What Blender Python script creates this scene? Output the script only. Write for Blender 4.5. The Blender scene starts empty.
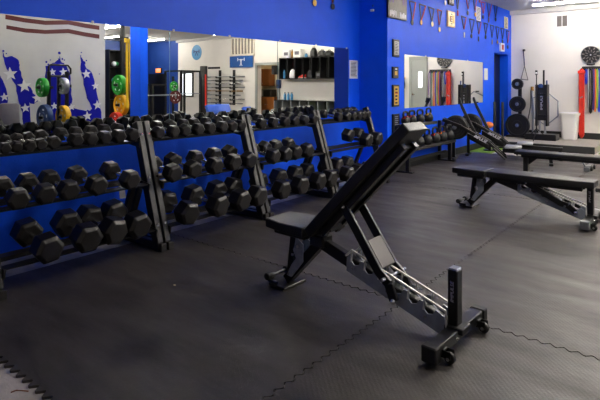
import bpy, bmesh, math, random
from math import sin, cos, pi, radians as R
from mathutils import Vector, Matrix
random.seed(7)
S = bpy.context.scene
COL = S.collection

# ------------------------------------------------------------------ survey
# The camera stands at (0,0,H) and looks level; +Y runs along the dumbbell wall,
# +X away from it.  ray() / on() were used to survey where things stand.
H = 1.30; F = 511.0; YH = 85.2; TH = math.atan2(410, 511)
VX, VY, RX, RY = -sin(TH), cos(TH), cos(TH), sin(TH)
WN, WF, WB, WR = -4.21, -3.725, 12.75, 10.0     # near wall, far wall, back wall, right wall
YC = 6.71                                        # corner between near and far wall
ZC = 3.07
PZ = 0.115                                       # platform top


def ray(px, py):
    r = (px - 300) / F
    return VX + RX * r, VY + RY * r, (YH - py) / F


def on(px, py, X=None, Y=None, Z=None):
    a, b, c = ray(px, py)
    d = X / a if X is not None else Y / b if Y is not None else (Z - H) / c
    return Vector((a * d, b * d, H + c * d))


def mir(px, py, X=None, Y=None):
    """real position of something surveyed in the near wall mirror"""
    if X is not None:
        p = on(px, py, X=2 * WN - X)
    else:
        p = on(px, py, Y=Y)
    return Vector((2 * WN - p.x, p.y, p.z))


# --------------------------------------------------------------- materials
def mat(name, color, rough=0.5, metal=0.0, noise=0.0, scale=8.0, bump=0.0, bscale=60.0, emit=0.0, spec=0.5,
        stretch=None):
    m = bpy.data.materials.new(name); m.use_nodes = True
    nt = m.node_tree; b = nt.nodes['Principled BSDF']
    c = (*color, 1)
    b.inputs['Base Color'].default_value = c
    b.inputs['Roughness'].default_value = rough
    b.inputs['Metallic'].default_value = metal
    b.inputs['Specular IOR Level'].default_value = spec
    tc = nt.nodes.new('ShaderNodeTexCoord')
    src = tc.outputs['Object']
    if stretch:
        mp = nt.nodes.new('ShaderNodeMapping'); mp.inputs['Scale'].default_value = stretch
        nt.links.new(src, mp.inputs['Vector']); src = mp.outputs['Vector']
    if noise > 0:
        n = nt.nodes.new('ShaderNodeTexNoise'); n.inputs['Scale'].default_value = scale
        n.inputs['Detail'].default_value = 6; n.inputs['Roughness'].default_value = .65
        nt.links.new(src, n.inputs['Vector'])
        mr = nt.nodes.new('ShaderNodeMapRange')
        mr.inputs['From Min'].default_value = .3; mr.inputs['From Max'].default_value = .7
        mr.inputs['To Min'].default_value = 1 - noise; mr.inputs['To Max'].default_value = 1 + noise
        nt.links.new(n.outputs['Fac'], mr.inputs['Value'])
        mx = nt.nodes.new('ShaderNodeMix'); mx.data_type = 'RGBA'; mx.blend_type = 'MULTIPLY'
        mx.inputs['Factor'].default_value = 1
        mx.inputs['A'].default_value = c
        nt.links.new(mr.outputs['Result'], mx.inputs['B'])
        nt.links.new(mx.outputs['Result'], b.inputs['Base Color'])
    if bump > 0:
        n2 = nt.nodes.new('ShaderNodeTexNoise'); n2.inputs['Scale'].default_value = bscale
        n2.inputs['Detail'].default_value = 4
        nt.links.new(src, n2.inputs['Vector'])
        bp = nt.nodes.new('ShaderNodeBump'); bp.inputs['Strength'].default_value = bump
        bp.inputs['Distance'].default_value = .01
        nt.links.new(n2.outputs['Fac'], bp.inputs['Height'])
        nt.links.new(bp.outputs['Normal'], b.inputs['Normal'])
    if emit > 0:
        b.inputs['Emission Color'].default_value = c
        b.inputs['Emission Strength'].default_value = emit
    return m


def rgb(r, g, b):
    f = lambda v: (v / 255 / 12.92) if v / 255 <= .04045 else ((v / 255 + .055) / 1.055) ** 2.4
    return (f(r), f(g), f(b))


M = {}
M['blue'] = mat('blue_paint', rgb(6, 86, 240), .5, noise=.06, scale=3, bump=.12, bscale=45, spec=.25)
M['navywall'] = mat('dark_blue_paint', rgb(24, 62, 142), .5, noise=.06, scale=3)
M['white_wall'] = mat('white_paint', rgb(226, 222, 216), .6, noise=.03, scale=2, bump=.05, bscale=60)
M['cream_wall'] = mat('cream_paint', rgb(214, 200, 172), .6, noise=.04, scale=2)
M['mural_wall'] = mat('grey_white_paint', rgb(186, 186, 184), .6, noise=.05, scale=3)
M['ceiling'] = mat('ceiling_paint', rgb(196, 194, 192), .7, noise=.03, scale=2)
M['conc'] = mat('concrete', rgb(180, 173, 168), .7, noise=.22, scale=9, bump=.15, bscale=80)
M['plat'] = mat('grey_platform_carpet', rgb(150, 144, 136), .85, noise=.2, scale=25)
def mat_floor(rib):
    m = mat('mat_rubber', rgb(53, 49, 46), .50, spec=.5); nt = m.node_tree; b = nt.nodes['Principled BSDF']; lk = nt.links.new
    tc = nt.nodes.new('ShaderNodeTexCoord')
    def noise(sc, stretch, det=5):
        mp = nt.nodes.new('ShaderNodeMapping'); mp.inputs['Scale'].default_value = stretch; mp.inputs['Rotation'].default_value = (0, 0, .5)
        lk(tc.outputs['Object'], mp.inputs['Vector'])
        n = nt.nodes.new('ShaderNodeTexNoise'); n.inputs['Scale'].default_value = sc; n.inputs['Detail'].default_value = det; n.inputs['Roughness'].default_value = .65
        lk(mp.outputs['Vector'], n.inputs['Vector']); return n.outputs['Fac']
    def math_(op, a, c):
        q = nt.nodes.new('ShaderNodeMath'); q.operation = op
        for k, v in enumerate((a, c)):
            if isinstance(v, float): q.inputs[k].default_value = v
            else: lk(v, q.inputs[k])
        return q.outputs[0]
    big = noise(1.3, (1, 1, 1), 8); scuff = noise(3.0, (.4, 2.4, 1), 8); grit = noise(120, (1, 1, 1), 2)
    v = math_('ADD', math_('MULTIPLY', big, 1.1), math_('MULTIPLY', scuff, 1.2))
    v = math_('ADD', v, math_('MULTIPLY', grit, .35))
    mr = nt.nodes.new('ShaderNodeMapRange'); mr.inputs['From Min'].default_value = 1.0; mr.inputs['From Max'].default_value = 1.65
    mr.inputs['To Min'].default_value = .25; mr.inputs['To Max'].default_value = 1.9; lk(v, mr.inputs['Value'])
    mx = nt.nodes.new('ShaderNodeMix'); mx.data_type = 'RGBA'; mx.blend_type = 'MULTIPLY'; mx.inputs['Factor'].default_value = 1
    mx.inputs['A'].default_value = b.inputs['Base Color'].default_value; lk(mr.outputs['Result'], mx.inputs['B']); lk(mx.outputs['Result'], b.inputs['Base Color'])
    rr_ = nt.nodes.new('ShaderNodeMapRange'); rr_.inputs['From Min'].default_value = .35; rr_.inputs['From Max'].default_value = .65
    rr_.inputs['To Min'].default_value = .62; rr_.inputs['To Max'].default_value = .40; lk(noise(3.1, (.5, 1.6, 1), 6), rr_.inputs['Value']); lk(rr_.outputs['Result'], b.inputs['Roughness'])
    wv = nt.nodes.new('ShaderNodeTexWave'); wv.inputs['Scale'].default_value = 22; wv.bands_direction = 'DIAGONAL'; wv.inputs['Distortion'].default_value = .6; wv.inputs['Detail Scale'].default_value = 6
    lk(tc.outputs['Object'], wv.inputs['Vector'])
    hgt = math_('ADD', math_('MULTIPLY', wv.outputs['Fac'], rib), math_('MULTIPLY', grit, .6))
    bp = nt.nodes.new('ShaderNodeBump'); bp.inputs['Strength'].default_value = .3; bp.inputs['Distance'].default_value = .006
    lk(hgt, bp.inputs['Height']); lk(bp.outputs['Normal'], b.inputs['Normal'])
    return m


M['rubbermat'] = mat_floor(0.0)
M['ribmat'] = mat_floor(.15)
M['turf'] = mat('green_turf', rgb(104, 140, 30), .9, noise=.3, scale=60, bump=.5, bscale=200)
M['trim'] = mat('black_baseboard', rgb(26, 28, 26), .5, noise=.1)
M['mirror'] = mat('mirror_silver', (.80, .81, .80), 0.0, 1.0)
M['mirror_dim'] = mat('mirror_silver_dim', (.60, .615, .59), 0.0, 1.0)  # darker silver tone, used on the near wall panels only
M['mirror_edge'] = mat('mirror_edge_glass', rgb(120, 150, 160), .15, .6)
M['clip'] = mat('clear_clip', rgb(225, 225, 225), .2)
M['db'] = mat('dumbbell_rubber', rgb(20, 18, 18), .40, noise=.2, scale=14, bump=.1, bscale=120)
M['dbrow'] = mat('dumbbell_lettering', rgb(86, 84, 84), .5)
M['chrome'] = mat('chrome', (.75, .75, .76), .16, 1.0)
M['steel'] = mat('brushed_steel', rgb(150, 154, 160), .34, .9, noise=.1, scale=30)
M['ladder'] = mat('grey_blue_steel', rgb(146, 153, 164), .42, .2, noise=.18, scale=18)
M['black'] = mat('black_powder_coat', rgb(8, 8, 9), .36, noise=.12, scale=20, bump=.05, bscale=180)
M['rack'] = mat('rack_charcoal_coat', rgb(28, 26, 26), .42, noise=.14, scale=20)
M['vinyl'] = mat('black_vinyl', rgb(17, 17, 17), .42, noise=.1, scale=30, bump=.1, bscale=260, spec=.5)
M['rubber'] = mat('black_rubber', rgb(11, 11, 11), .55, noise=.1)
M['plateiron'] = mat('black_plate_rubber', rgb(16, 16, 17), .5, noise=.15, scale=20)
M['strutgrey'] = mat('strut_grey_coat', rgb(112, 106, 102), .45, noise=.1)
M['strutdark'] = mat('strut_plate_coat', rgb(84, 79, 75), .45, noise=.1)
M['brightrail'] = mat('bright_zinc_rail', rgb(236, 234, 226), .35, .25)
M['greyvinyl'] = mat('grey_vinyl', rgb(150, 144, 144), .4, noise=.08, scale=20)
M['white'] = mat('white_plastic', rgb(228, 226, 222), .4)
M['paper'] = mat('white_paper', rgb(226, 224, 230), .6)
M['ink'] = mat('grey_ink', rgb(96, 94, 104), .6)
M['lettering'] = mat('pale_lettering', rgb(206, 202, 212), .5)
M['wood'] = mat('brown_wood', rgb(134, 78, 30), .45, noise=.25, scale=6, stretch=(1, 1, .2))
M['oak'] = mat('pale_wood', rgb(214, 178, 128), .5, noise=.15, scale=10)
M['gold'] = mat('gold_plaque', rgb(216, 172, 66), .4, .2, noise=.15, scale=20)
M['bronze'] = mat('bronze_medal', rgb(150, 110, 52), .35, .6)
M['darkmed'] = mat('dark_medal', rgb(28, 30, 52), .4, .4)
M['cream'] = mat('cream_medal', rgb(226, 212, 160), .4, .2)
M['red'] = mat('red_rubber', rgb(206, 42, 24), .5, noise=.1)
M['darkred'] = mat('dark_red_paint', rgb(84, 14, 20), .6, noise=.1)
M['muralblue'] = mat('mural_blue_paint', rgb(4, 8, 146), .6, spec=.2)
M['muralwhite'] = mat('mural_white_paint', rgb(214, 214, 210), .6)
M['green'] = mat('green_plate', rgb(18, 148, 40), .45)
M['yellow'] = mat('yellow_plate', rgb(232, 178, 14), .45)
M['navyplate'] = mat('navy_plate', rgb(24, 58, 112), .45)
M['silverplate'] = mat('silver_grey', rgb(170, 172, 176), .4, .4)
M['strap_y'] = mat('yellow_webbing', rgb(240, 196, 20), .6)
M['bluevinyl'] = mat('blue_vinyl', rgb(44, 92, 200), .4, noise=.12, scale=12)
M['royal'] = mat('royal_blue_cloth', rgb(16, 78, 150), .6)
M['navy'] = mat('navy_ribbon', rgb(20, 24, 78), .6)
M['redrib'] = mat('red_ribbon', rgb(170, 36, 40), .6)
M['blackrib'] = mat('black_ribbon', rgb(26, 26, 34), .6)
M['orange'] = mat('orange_rubber', rgb(226, 116, 34), .5)
M['purple'] = mat('purple_rubber', rgb(92, 56, 142), .5)
M['lime'] = mat('lime_rubber', rgb(150, 190, 60), .5)
M['bandgreen'] = mat('green_rubber', rgb(22, 110, 60), .5)
M['bandblue'] = mat('blue_rubber', rgb(26, 60, 200), .5)
M['sky_blue'] = mat('light_blue_plastic', rgb(70, 140, 190), .4)
M['tube'] = mat('lit_tube', (1.0, .94, .86), .4, emit=52.0)
M['fixture'] = mat('white_fixture', rgb(220, 220, 218), .4)
M['daylight'] = mat('daylit_pane', (.95, .98, 1.0), .3, emit=1.4)
M['exit'] = mat('exit_sign_face', (1.0, .25, .06), .4, emit=1.2)
M['door_grey'] = mat('grey_door_paint', rgb(150, 154, 150), .5)
M['grille'] = mat('white_grille', rgb(220, 212, 196), .5)


# ------------------------------------------------------------ mesh builder
class MB:
    def __init__(s):
        s.bm = bmesh.new()

    def _merge(s, b2, mtx=None):
        if mtx is not None:
            bmesh.ops.transform(b2, matrix=mtx, verts=b2.verts)
        me = bpy.data.meshes.new('t'); b2.to_mesh(me); b2.free()
        s.bm.from_mesh(me); bpy.data.meshes.remove(me)

    def box(s, c, d, bev=.0, rot=None, seg=1):
        b = bmesh.new(); bmesh.ops.create_cube(b, size=1)
        bmesh.ops.scale(b, vec=d, verts=b.verts)
        if bev > 0:
            bmesh.ops.bevel(b, geom=b.edges[:], offset=bev, segments=seg, affect='EDGES', profile=.5)
        m = Matrix.Translation(c)
        if rot is not None:
            m = m @ rot.to_4x4()
        s._merge(b, m); return s

    def bar(s, p0, p1, w, h, bev=0.0, up=(0, 0, 1)):
        """box section from p0 to p1; w along side, h along up"""
        p0, p1 = Vector(p0), Vector(p1); z = (p1 - p0); L = z.length; z.normalize()
        u = Vector(up); x = u.cross(z)
        if x.length < 1e-4:
            x = Vector((1, 0, 0)).cross(z)
            if x.length < 1e-4: x = Vector((0, 1, 0)).cross(z)
        x.normalize(); y = z.cross(x)
        rot = Matrix((x, y, z)).transposed()
        return s.box((p0 + p1) / 2, (w, h, L), bev, rot)

    def cyl(s, p0, p1, r, seg=16, r2=None, bev=0.0):
        p0, p1 = Vector(p0), Vector(p1); z = p1 - p0; L = z.length
        b = bmesh.new()
        bmesh.ops.create_cone(b, cap_ends=True, segments=seg, radius1=r, radius2=r if r2 is None else r2, depth=L)
        if bev > 0:
            es = [e for e in b.edges if abs(e.verts[0].co.z - e.verts[1].co.z) < 1e-6]
            bmesh.ops.bevel(b, geom=es, offset=bev, segments=2, affect='EDGES', profile=.5)
        q = Vector((0, 0, 1)).rotation_difference(z.normalized())
        s._merge(b, Matrix.Translation((p0 + p1) / 2) @ q.to_matrix().to_4x4()); return s

    def tube(s, pts, r, seg=8, closed=False):
        pts = [Vector(p) for p in pts]; n = len(pts); rings = []
        prev = None
        for i, p in enumerate(pts):
            a = pts[(i - 1) % n] if (closed or i > 0) else p
            c = pts[(i + 1) % n] if (closed or i < n - 1) else p
            t = (c - a).normalized()
            if prev is None:
                u = t.orthogonal().normalized()
            else:
                u = (prev - t * prev.dot(t)).normalized()
            prev = u; v = t.cross(u)
            rings.append([s.bm.verts.new(p + (u * cos(2 * pi * k / seg) + v * sin(2 * pi * k / seg)) * r) for k in range(seg)])
        for i in range(n if closed else n - 1):
            A, B = rings[i], rings[(i + 1) % n]
            for k in range(seg):
                try: s.bm.faces.new((A[k], A[(k + 1) % seg], B[(k + 1) % seg], B[k]))
                except ValueError: pass
        if not closed:
            s.bm.faces.new(rings[0][::-1]); s.bm.faces.new(rings[-1])
        return s

    def prism(s, poly, ax, t0, t1, bev=0.0):
        """extrude a polygon: ax='x': poly is (y,z); 'y': (x,z); 'z': (x,y)"""
        def P(a, b, t):
            return (t, a, b) if ax == 'x' else (a, t, b) if ax == 'y' else (a, b, t)
        b = bmesh.new()
        A = [b.verts.new(P(p[0], p[1], t0)) for p in poly]
        B = [b.verts.new(P(p[0], p[1], t1)) for p in poly]
        b.faces.new(A); b.faces.new(B[::-1])
        n = len(poly)
        for i in range(n):
            b.faces.new((A[i], B[i], B[(i + 1) % n], A[(i + 1) % n]))
        bmesh.ops.recalc_face_normals(b, faces=b.faces)
        if bev > 0:
            bmesh.ops.bevel(b, geom=b.edges[:], offset=bev, segments=2, affect='EDGES', profile=.5)
        s._merge(b); return s

    def sphere(s, c, r, seg=16, scale=(1, 1, 1)):
        b = bmesh.new(); bmesh.ops.create_uvsphere(b, u_segments=seg, v_segments=seg // 2 + 2, radius=r)
        bmesh.ops.scale(b, vec=scale, verts=b.verts)
        s._merge(b, Matrix.Translation(c)); return s

    def lathe(s, prof, c, ax='z', seg=28):
        """prof: list of (radius, height) along the axis"""
        rings = []
        for r, h in prof:
            ring = []
            for k in range(seg):
                a = 2 * pi * k / seg
                p = (r * cos(a), r * sin(a), h)
                if ax == 'x': p = (p[2], p[0], p[1])
                elif ax == 'y': p = (p[0], p[2], p[1])
                ring.append(s.bm.verts.new(Vector(c) + Vector(p)))
            rings.append(ring)
        for A, B in zip(rings, rings[1:]):
            for k in range(seg):
                s.bm.faces.new((A[k], A[(k + 1) % seg], B[(k + 1) % seg], B[k]))
        s.bm.faces.new(rings[0][::-1]); s.bm.faces.new(rings[-1])
        return s

    def build(s, name, m, parent=None, smooth=True, mtx=None):
        if mtx is not None:
            bmesh.ops.transform(s.bm, matrix=mtx, verts=s.bm.verts)
        bmesh.ops.recalc_face_normals(s.bm, faces=s.bm.faces)
        me = bpy.data.meshes.new(name); s.bm.to_mesh(me); s.bm.free()
        me.materials.append(m if not isinstance(m, str) else M[m])
        if smooth:
            me.polygons.foreach_set('use_smooth', [True] * len(me.polygons))
            me.set_sharp_from_angle(angle=R(32))
        o = bpy.data.objects.new(name, me); COL.objects.link(o)
        if parent: o.parent = parent
        return o


def tag(o, label=None, cat=None, group=None, kind=None):
    if label: o['label'] = label
    if cat: o['category'] = cat
    if group: o['group'] = group
    if kind: o['kind'] = kind
    return o


def thing(name, loc, label, cat, group=None, rz=0.0):
    o = bpy.data.objects.new(name, None); COL.objects.link(o)
    o.location = loc; o.rotation_euler = (0, 0, rz); o.empty_display_size = .1
    return tag(o, label, cat, group)


def struct(o):
    o['kind'] = 'structure'; return o


def kids(o): return [c for c in bpy.data.objects if c.parent == o]


def copy_tree(o, ch=None):
    ch = kids(o) if ch is None else ch
    r = o.copy(); COL.objects.link(r)
    for c in ch:
        k = c.copy(); COL.objects.link(k); k.parent = r
        for g in kids(c):
            d = g.copy(); COL.objects.link(d); d.parent = k
    return r


def lettering(txt, size, m, name, parent, mtx, bold=True, shear=0.0, depth=.001, width=None):
    cu = bpy.data.curves.new('txt', 'FONT'); cu.body = txt; cu.size = size; cu.shear = shear
    cu.align_x = 'CENTER'; cu.align_y = 'CENTER'; cu.extrude = depth
    if bold: cu.offset = size * .025
    t = bpy.data.objects.new('txt', cu); COL.objects.link(t)
    dg = bpy.context.evaluated_depsgraph_get()
    me = bpy.data.meshes.new_from_object(t.evaluated_get(dg))
    bpy.data.objects.remove(t)
    me.name = name; me.materials.clear(); me.materials.append(M[m])
    if width:
        xs = [v.co.x for v in me.vertices]; k = width / (max(xs) - min(xs))
        me.transform(Matrix.Diagonal((k, 1, 1, 1)))
    me.transform(mtx)
    o = bpy.data.objects.new(name, me); COL.objects.link(o); o.parent = parent
    return o


def frame(x, y, z):
    """matrix with given columns"""
    m = Matrix((x, y, z)).transposed().to_4x4(); return m


# ------------------------------------------------------------------ camera
cam = bpy.data.cameras.new('camera'); co = bpy.data.objects.new('camera', cam); COL.objects.link(co)
co.location = (0, 0, H); co.rotation_euler = (pi / 2, 0, TH)
cam.sensor_width = 36; cam.sensor_fit = 'HORIZONTAL'; cam.lens = 36 * F / 600
cam.shift_y = -(200 - YH) / 600; cam.clip_start = .02
S.camera = co

# ----------------------------------------------------------------- setting
YF = -3.5
struct(MB().box(((WN + WR) / 2 - .3, (YF + WB) / 2, -.052), (WR - WN + 1.2, WB - YF + 2.6, .08)).build('floor', 'conc'))
struct(MB().box(((WN + WR) / 2 - .3, (YF + WB) / 2, ZC + .05), (WR - WN + 1.2, WB - YF + 2.6, .1)).build('ceiling', 'ceiling'))
struct(MB().box((WN - .1, (YF + YC) / 2, ZC / 2 - .01), (.2, YC - YF, ZC + .02)).build('wall_left', 'blue'))
# far wall with a door recess, the return that closes the jog is its end face
D0, D1, DZ = 11.50, 12.50, 2.02
w = MB()
w.box((WF - .2425, (YC + D0) / 2, ZC / 2 - .01), (.485, D0 - YC, ZC + .02))
w.box((WF - .2425, (D1 + WB + .2) / 2, ZC / 2 - .01), (.485, WB + .2 - D1, ZC + .02))
w.box((WF - .2425, (D0 + D1) / 2, (DZ + ZC) / 2), (.485, D1 - D0, ZC - DZ))
struct(w.build('wall_left_far', 'blue'))
# back wall with a kitchen doorway and an entry door
k0 = mir(278, 60, Y=WB).x; k1 = mir(257, 60, Y=WB).x
w = MB()
for a, b, z0, z1 in ((WF, k0, 0, ZC), (k1, 8.0, 0, ZC), (k0, k1, 1.98, ZC)):
    w.box(((a + b) / 2, WB + .1, (z0 + z1) / 2), (b - a, .2, z1 - z0))
struct(w.build('wall_back', 'white_wall'))
struct(MB().box(((8.0 + WR) / 2, WB + .1, ZC / 2), (WR - 8.0, .2, ZC)).build('wall_back_corner', 'navywall'))
kw = MB()
kw.box(((k0 + k1) / 2, WB + 1.15, ZC / 2), (k1 - k0 + 2.0, .1, ZC))
kw.box((k0 - .25, WB + .65, ZC / 2), (.1, .9, ZC)); kw.box((k1 + .75, WB + .65, ZC / 2), (.1, .9, ZC))
struct(kw.build('wall_kitchen', 'cream_wall'))
struct(MB().box((WR + .1, (YF + WB) / 2, ZC / 2), (.2, WB - YF, ZC)).build('wall_right', 'navywall'))
struct(MB().box(((WN + WR) / 2, YF - .1, ZC / 2), (WR - WN, .2, ZC)).build('wall_front', 'white_wall'))
# free standing mural wall and blue pillar on the other side of the room
struct(MB().box((1.52, (1.8 + 5.75) / 2, ZC / 2), (.24, 3.95, ZC)).build('wall_partition', 'mural_wall'))
struct(MB().box((.4 + .175, 5.92 + .085, ZC / 2), (.35, .17, ZC)).build('wall_pillar', 'blue'))
# baseboards and the soffit strip along the back wall ceiling
struct(MB().box(((WF + k0) / 2, WB - .012, .15), (k0 - WF, .024, .20)).build('baseboard_back', 'trim'))
struct(MB().box((WF + .008, (YC + D0) / 2, .06), (.016, D0 - YC, .12)).build('baseboard_left', 'trim'))
struct(MB().box(((WF + 8) / 2, WB - .06, ZC - .05), (8 - WF, .12, .10)).build('trim_1', 'ceiling'))
# door in the recess
d = MB().box((WF - .215, (D0 + D1) / 2, DZ / 2), (.05, D1 - D0, DZ)).build('door_1', 'black'); struct(d)
hb = MB(); hp = Vector((WF - .190, D0 + .16, 1.05))
hb.cyl(hp, hp + Vector((.05, 0, 0)), .03); hb.bar(hp + Vector((.05, 0, 0)), hp + Vector((.05, .12, 0)), .02, .02, .004)
hb.build('door_handle', 'chrome', d)
# entry door seen in the far mirror (back wall)
d = MB().box((-1.31, WB - .02, 1.0 + PZ / 2), (.42, .04, 1.9), .004).build('door_2', 'door_grey'); struct(d)
MB().box((-1.38, WB - .045, 1.45), (.10, .012, .42)).build('door_window', 'daylight', d)
f_ = MB()
for x in (-1.53, -1.09): f_.box((x, WB - .03, 1.03), (.08, .06, 1.98), .004)
f_.box((-1.31, WB - .03, 2.03), (.52, .06, .08), .004)
f_.build('door_frame', 'door_grey', d)
MB().cyl((-1.18, WB - .04, 1.05), (-1.18, WB - .1, 1.05), .025).build('door_handle', 'chrome', d)
# dark doorway in the blue corner, and the kitchen doorway trim
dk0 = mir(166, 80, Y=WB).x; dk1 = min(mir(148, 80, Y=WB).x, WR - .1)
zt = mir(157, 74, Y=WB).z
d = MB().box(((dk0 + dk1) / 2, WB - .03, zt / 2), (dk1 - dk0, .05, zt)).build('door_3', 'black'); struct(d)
t_ = MB()
for x in (k0 - .03, k1 + .03): t_.box((x, WB - .02, 1.0), (.09, .05, 2.0), .004)
t_.box(((k0 + k1) / 2, WB - .02, 2.02), (k1 - k0 + .15, .05, .09), .004)
struct(t_.build('trim_2', 'door_grey'))
# bright window by the corner
a0 = mir(193, 80, Y=WB).x; a1 = mir(181, 80, Y=WB).x; zb, zt = mir(187, 96, Y=WB).z, mir(187, 73, Y=WB).z
wn = MB().box(((a0 + a1) / 2, WB - .015, (zb + zt) / 2), (a1 - a0, .02, zt - zb)).build('window_1', 'daylight'); struct(wn)
wf = MB()
for x in (a0, a1): wf.box((x, WB - .025, (zb + zt) / 2), (.05, .05, zt - zb + .05))
for z in (zb, zt): wf.box(((a0 + a1) / 2, WB - .025, z), (a1 - a0, .05, .05))
wf.build('window_frame', 'black', wn)
a0 = mir(254, 40, Y=WB).x; a1 = mir(232, 40, Y=WB).x; zb = mir(242, 55, Y=WB).z
gw = MB().box(((a0 + a1) / 2, WB - .01, (zb + 2.95) / 2), (a1 - a0, .016, 2.95 - zb)).build('window_2', 'strutgrey'); struct(gw)
g = MB()
n = 7
for i in range(n + 1):
    g.box((a0 + (a1 - a0) * i / n, WB - .03, (zb + 2.95) / 2), (.055, .04, 2.95 - zb), .004)
g.box(((a0 + a1) / 2, WB - .03, zb), (a1 - a0 + .06, .05, .07), .004)
g.build('window_grille', 'grille', gw)

# rubber mats with interlocking teeth ------------------------------------
EX = [-3.72, -1.45, .82, 3.09]
EY = [1.017, 2.79, 6.2, 9.88]


def teeth(a, b, n, amp, dove=False):
    """dovetail offsets along a seam from a to b"""
    out = []
    for i in range(1, n - 1):
        t0 = a + (b - a) * i / n; st = (b - a) / n
        out += [(t0 + st * .20, 0), (t0 + st * .12, amp), (t0 + st * .62, amp), (t0 + st * .54, 0)] if dove else [(t0 + st * .10, 0), (t0 + st * .45, amp), (t0 + st * .62, amp), (t0 + st * .97, 0)]
    return out


xs_pat = {}
def hseam(i, j):   # along x at EY[j] between EX[i],EX[i+1]
    return [(t, EY[j] + o) for t, o in teeth(EX[i], EX[i + 1], 36, -.030 if j == 0 else -.022)]


def vseam(i, j):
    if i == 0: return []
    return [(EX[i] + o, t) for t, o in teeth(EY[j], EY[j + 1], int((EY[j + 1] - EY[j]) / .066), .022)]


cnt = 0
rowname = ['nearest row', 'middle row', 'farthest row']
colname = ['along the racks', 'mid room', 'beside the mural wall']
for i in range(3):
    for j in range(3):
        if i == 2 and j < 2: continue
        g_ = .0012
        bot = hseam(i, j); top = hseam(i, j + 1) if j < 2 else []
        lft = vseam(i, j); rgt = vseam(i + 1, j) if i < 2 else []
        poly = [(EX[i], EY[j])] + bot + [(EX[i + 1], EY[j])] + rgt + [(EX[i + 1], EY[j + 1])] + top[::-1] + [(EX[i], EY[j + 1])] + lft[::-1]
        cx = (EX[i] + EX[i + 1]) / 2; cy = (EY[j] + EY[j + 1]) / 2
        poly = [(cx + (x - cx) * (1 - .0026), cy + (y - cy) * (1 - .0034)) for x, y in poly]
        o = MB().prism(poly, 'z', -.0115, 0.0, 0).build('rubber_mat', 'rubbermat' if i == 0 else 'ribmat', smooth=False)
        tag(o, 'black interlocking floor mat %s, %s from the photographer' % (colname[i], rowname[j]), 'mat',
            'interlocking floor mats')

# turf and platform
tag(MB().box((-3.5, 10.75, -.005), (.44, 1.7, .012)).build('turf_strip', 'turf'),
    'strip of short green turf on the floor along the blue wall behind the rowers', 'turf')
tag(MB().box((-.4, 11.9, -.005), (2.5, 1.6, .012)).build('turf_strip', 'turf'),
    'patch of green turf at the right edge, just past the end of the low platform', 'turf')
pf = thing('lifting_platform', ((WF - 1.70) / 2, 11.87, 0), 'low grey topped platform with a black front edge along the white wall', 'platform')
MB().box((0, .02, .052), (-1.70 - WF - .004, 1.66, .125)).build('platform_deck', 'plat', pf)
MB().box((0, -.83, .055), (-1.70 - WF - .004, .06, .135), .006).build('edge_beam', 'trim', pf)

# ----------------------------------------------------------------- mirrors
def wall_mirror(X, y0, y1, z0, z1, label, clips, group=None):
    o = thing('wall_mirror', (X, (y0 + y1) / 2, z0), label, 'mirror', group)
    L = y1 - y0
    MB().box((.0035, 0, (z1 - z0) / 2), (.006, L - .004, z1 - z0)).build('glass', 'mirror_dim' if X == WN else 'mirror', o, smooth=False)
    e = MB()
    for s in (-1, 1): e.box((.004, s * (L / 2 - .001), (z1 - z0) / 2), (.0075, .005, z1 - z0))
    e.build('glass_edge', 'mirror_edge', o)
    for c in clips:
        MB().box((.008, c - (y0 + y1) / 2, z1 - z0 + .004), (.016, .022, .026), .004).build('clip', 'clip', o)
    return o


ZB1, ZT1 = .885, 1.845
pan = [-.1, 1.53, 3.161, 4.79, 6.39]
names = ['nearest', 'second', 'third', 'last']
lab = ['wall mirror panel left of the frame above the first dumbbell rack', 'wall mirror panel on the blue wall reflecting the starred mural',
       'wall mirror panel reflecting the barbells and the blue pads', 'wall mirror panel reflecting the black cubby shelves, ending at the paper notice']
for i in range(4):
    a, b = pan[i], pan[i + 1]
    wall_mirror(WN, a, b, ZB1, ZT1, lab[i], [a + (b - a) * t for t in (.03, .5)] + ([b - .05] if i == 3 else []), 'mirror panels above the dumbbell racks')
wall_mirror(WF, 7.236, 10.77, 1.3 - .0969 * 3.725, 1.3 + .1292 * 3.725, 'wide wall mirror above the kettlebells reflecting the hanging bands', [8, 9.9])

# -------------------------------------------------------------- dumbbells
def hexring(Rr): return [(Rr * cos(pi / 3 * k), Rr * sin(pi / 3 * k)) for k in range(6)]


def dumbbell(Rr, off, tilt):
    """hex dumbbell, axis along local x, resting height 0 at the middle of the heads"""
    o = thing('dumbbell', (0, 0, 0), 'tmp', 'dumbbell', 'hex dumbbells on the racks')
    L = Rr * 1.45
    for s in (-1, 1):
        b = MB(); c = Rr * .2
        bm = b.bm; rings = []
        for x, q in ((-L / 2, .74), (-L / 2 + c, 1), (L / 2 - c, 1), (L / 2, .74)):
            rings.append([bm.verts.new((x + s * off, y * q, z * q)) for y, z in hexring(Rr)])
        for A, B in zip(rings, rings[1:]):
            for k in range(6): bm.faces.new((A[k], A[(k + 1) % 6], B[(k + 1) % 6], B[k]))
        bm.faces.new(rings[0][::-1]); bm.faces.new(rings[-1])
        bmesh.ops.bevel(bm, geom=bm.edges[:], offset=Rr * .04, segments=1, affect='EDGES', profile=.5)
        b.build('head', 'db', o, smooth=False)
    hl = 2 * off - L
    b = MB().lathe([(.0135, -hl / 2 - .005), (.0135, -hl * .35), (.0165, 0), (.0135, hl * .35), (.0135, hl / 2 + .005)], (0, 0, 0), 'x', 14)
    b.build('handle', 'chrome', o)
    o.rotation_euler = (0, tilt, 0)
    return o


def post_x(z): return -3.40 - .29 * (z - .05) / .94
TILT = R(8)
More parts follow.
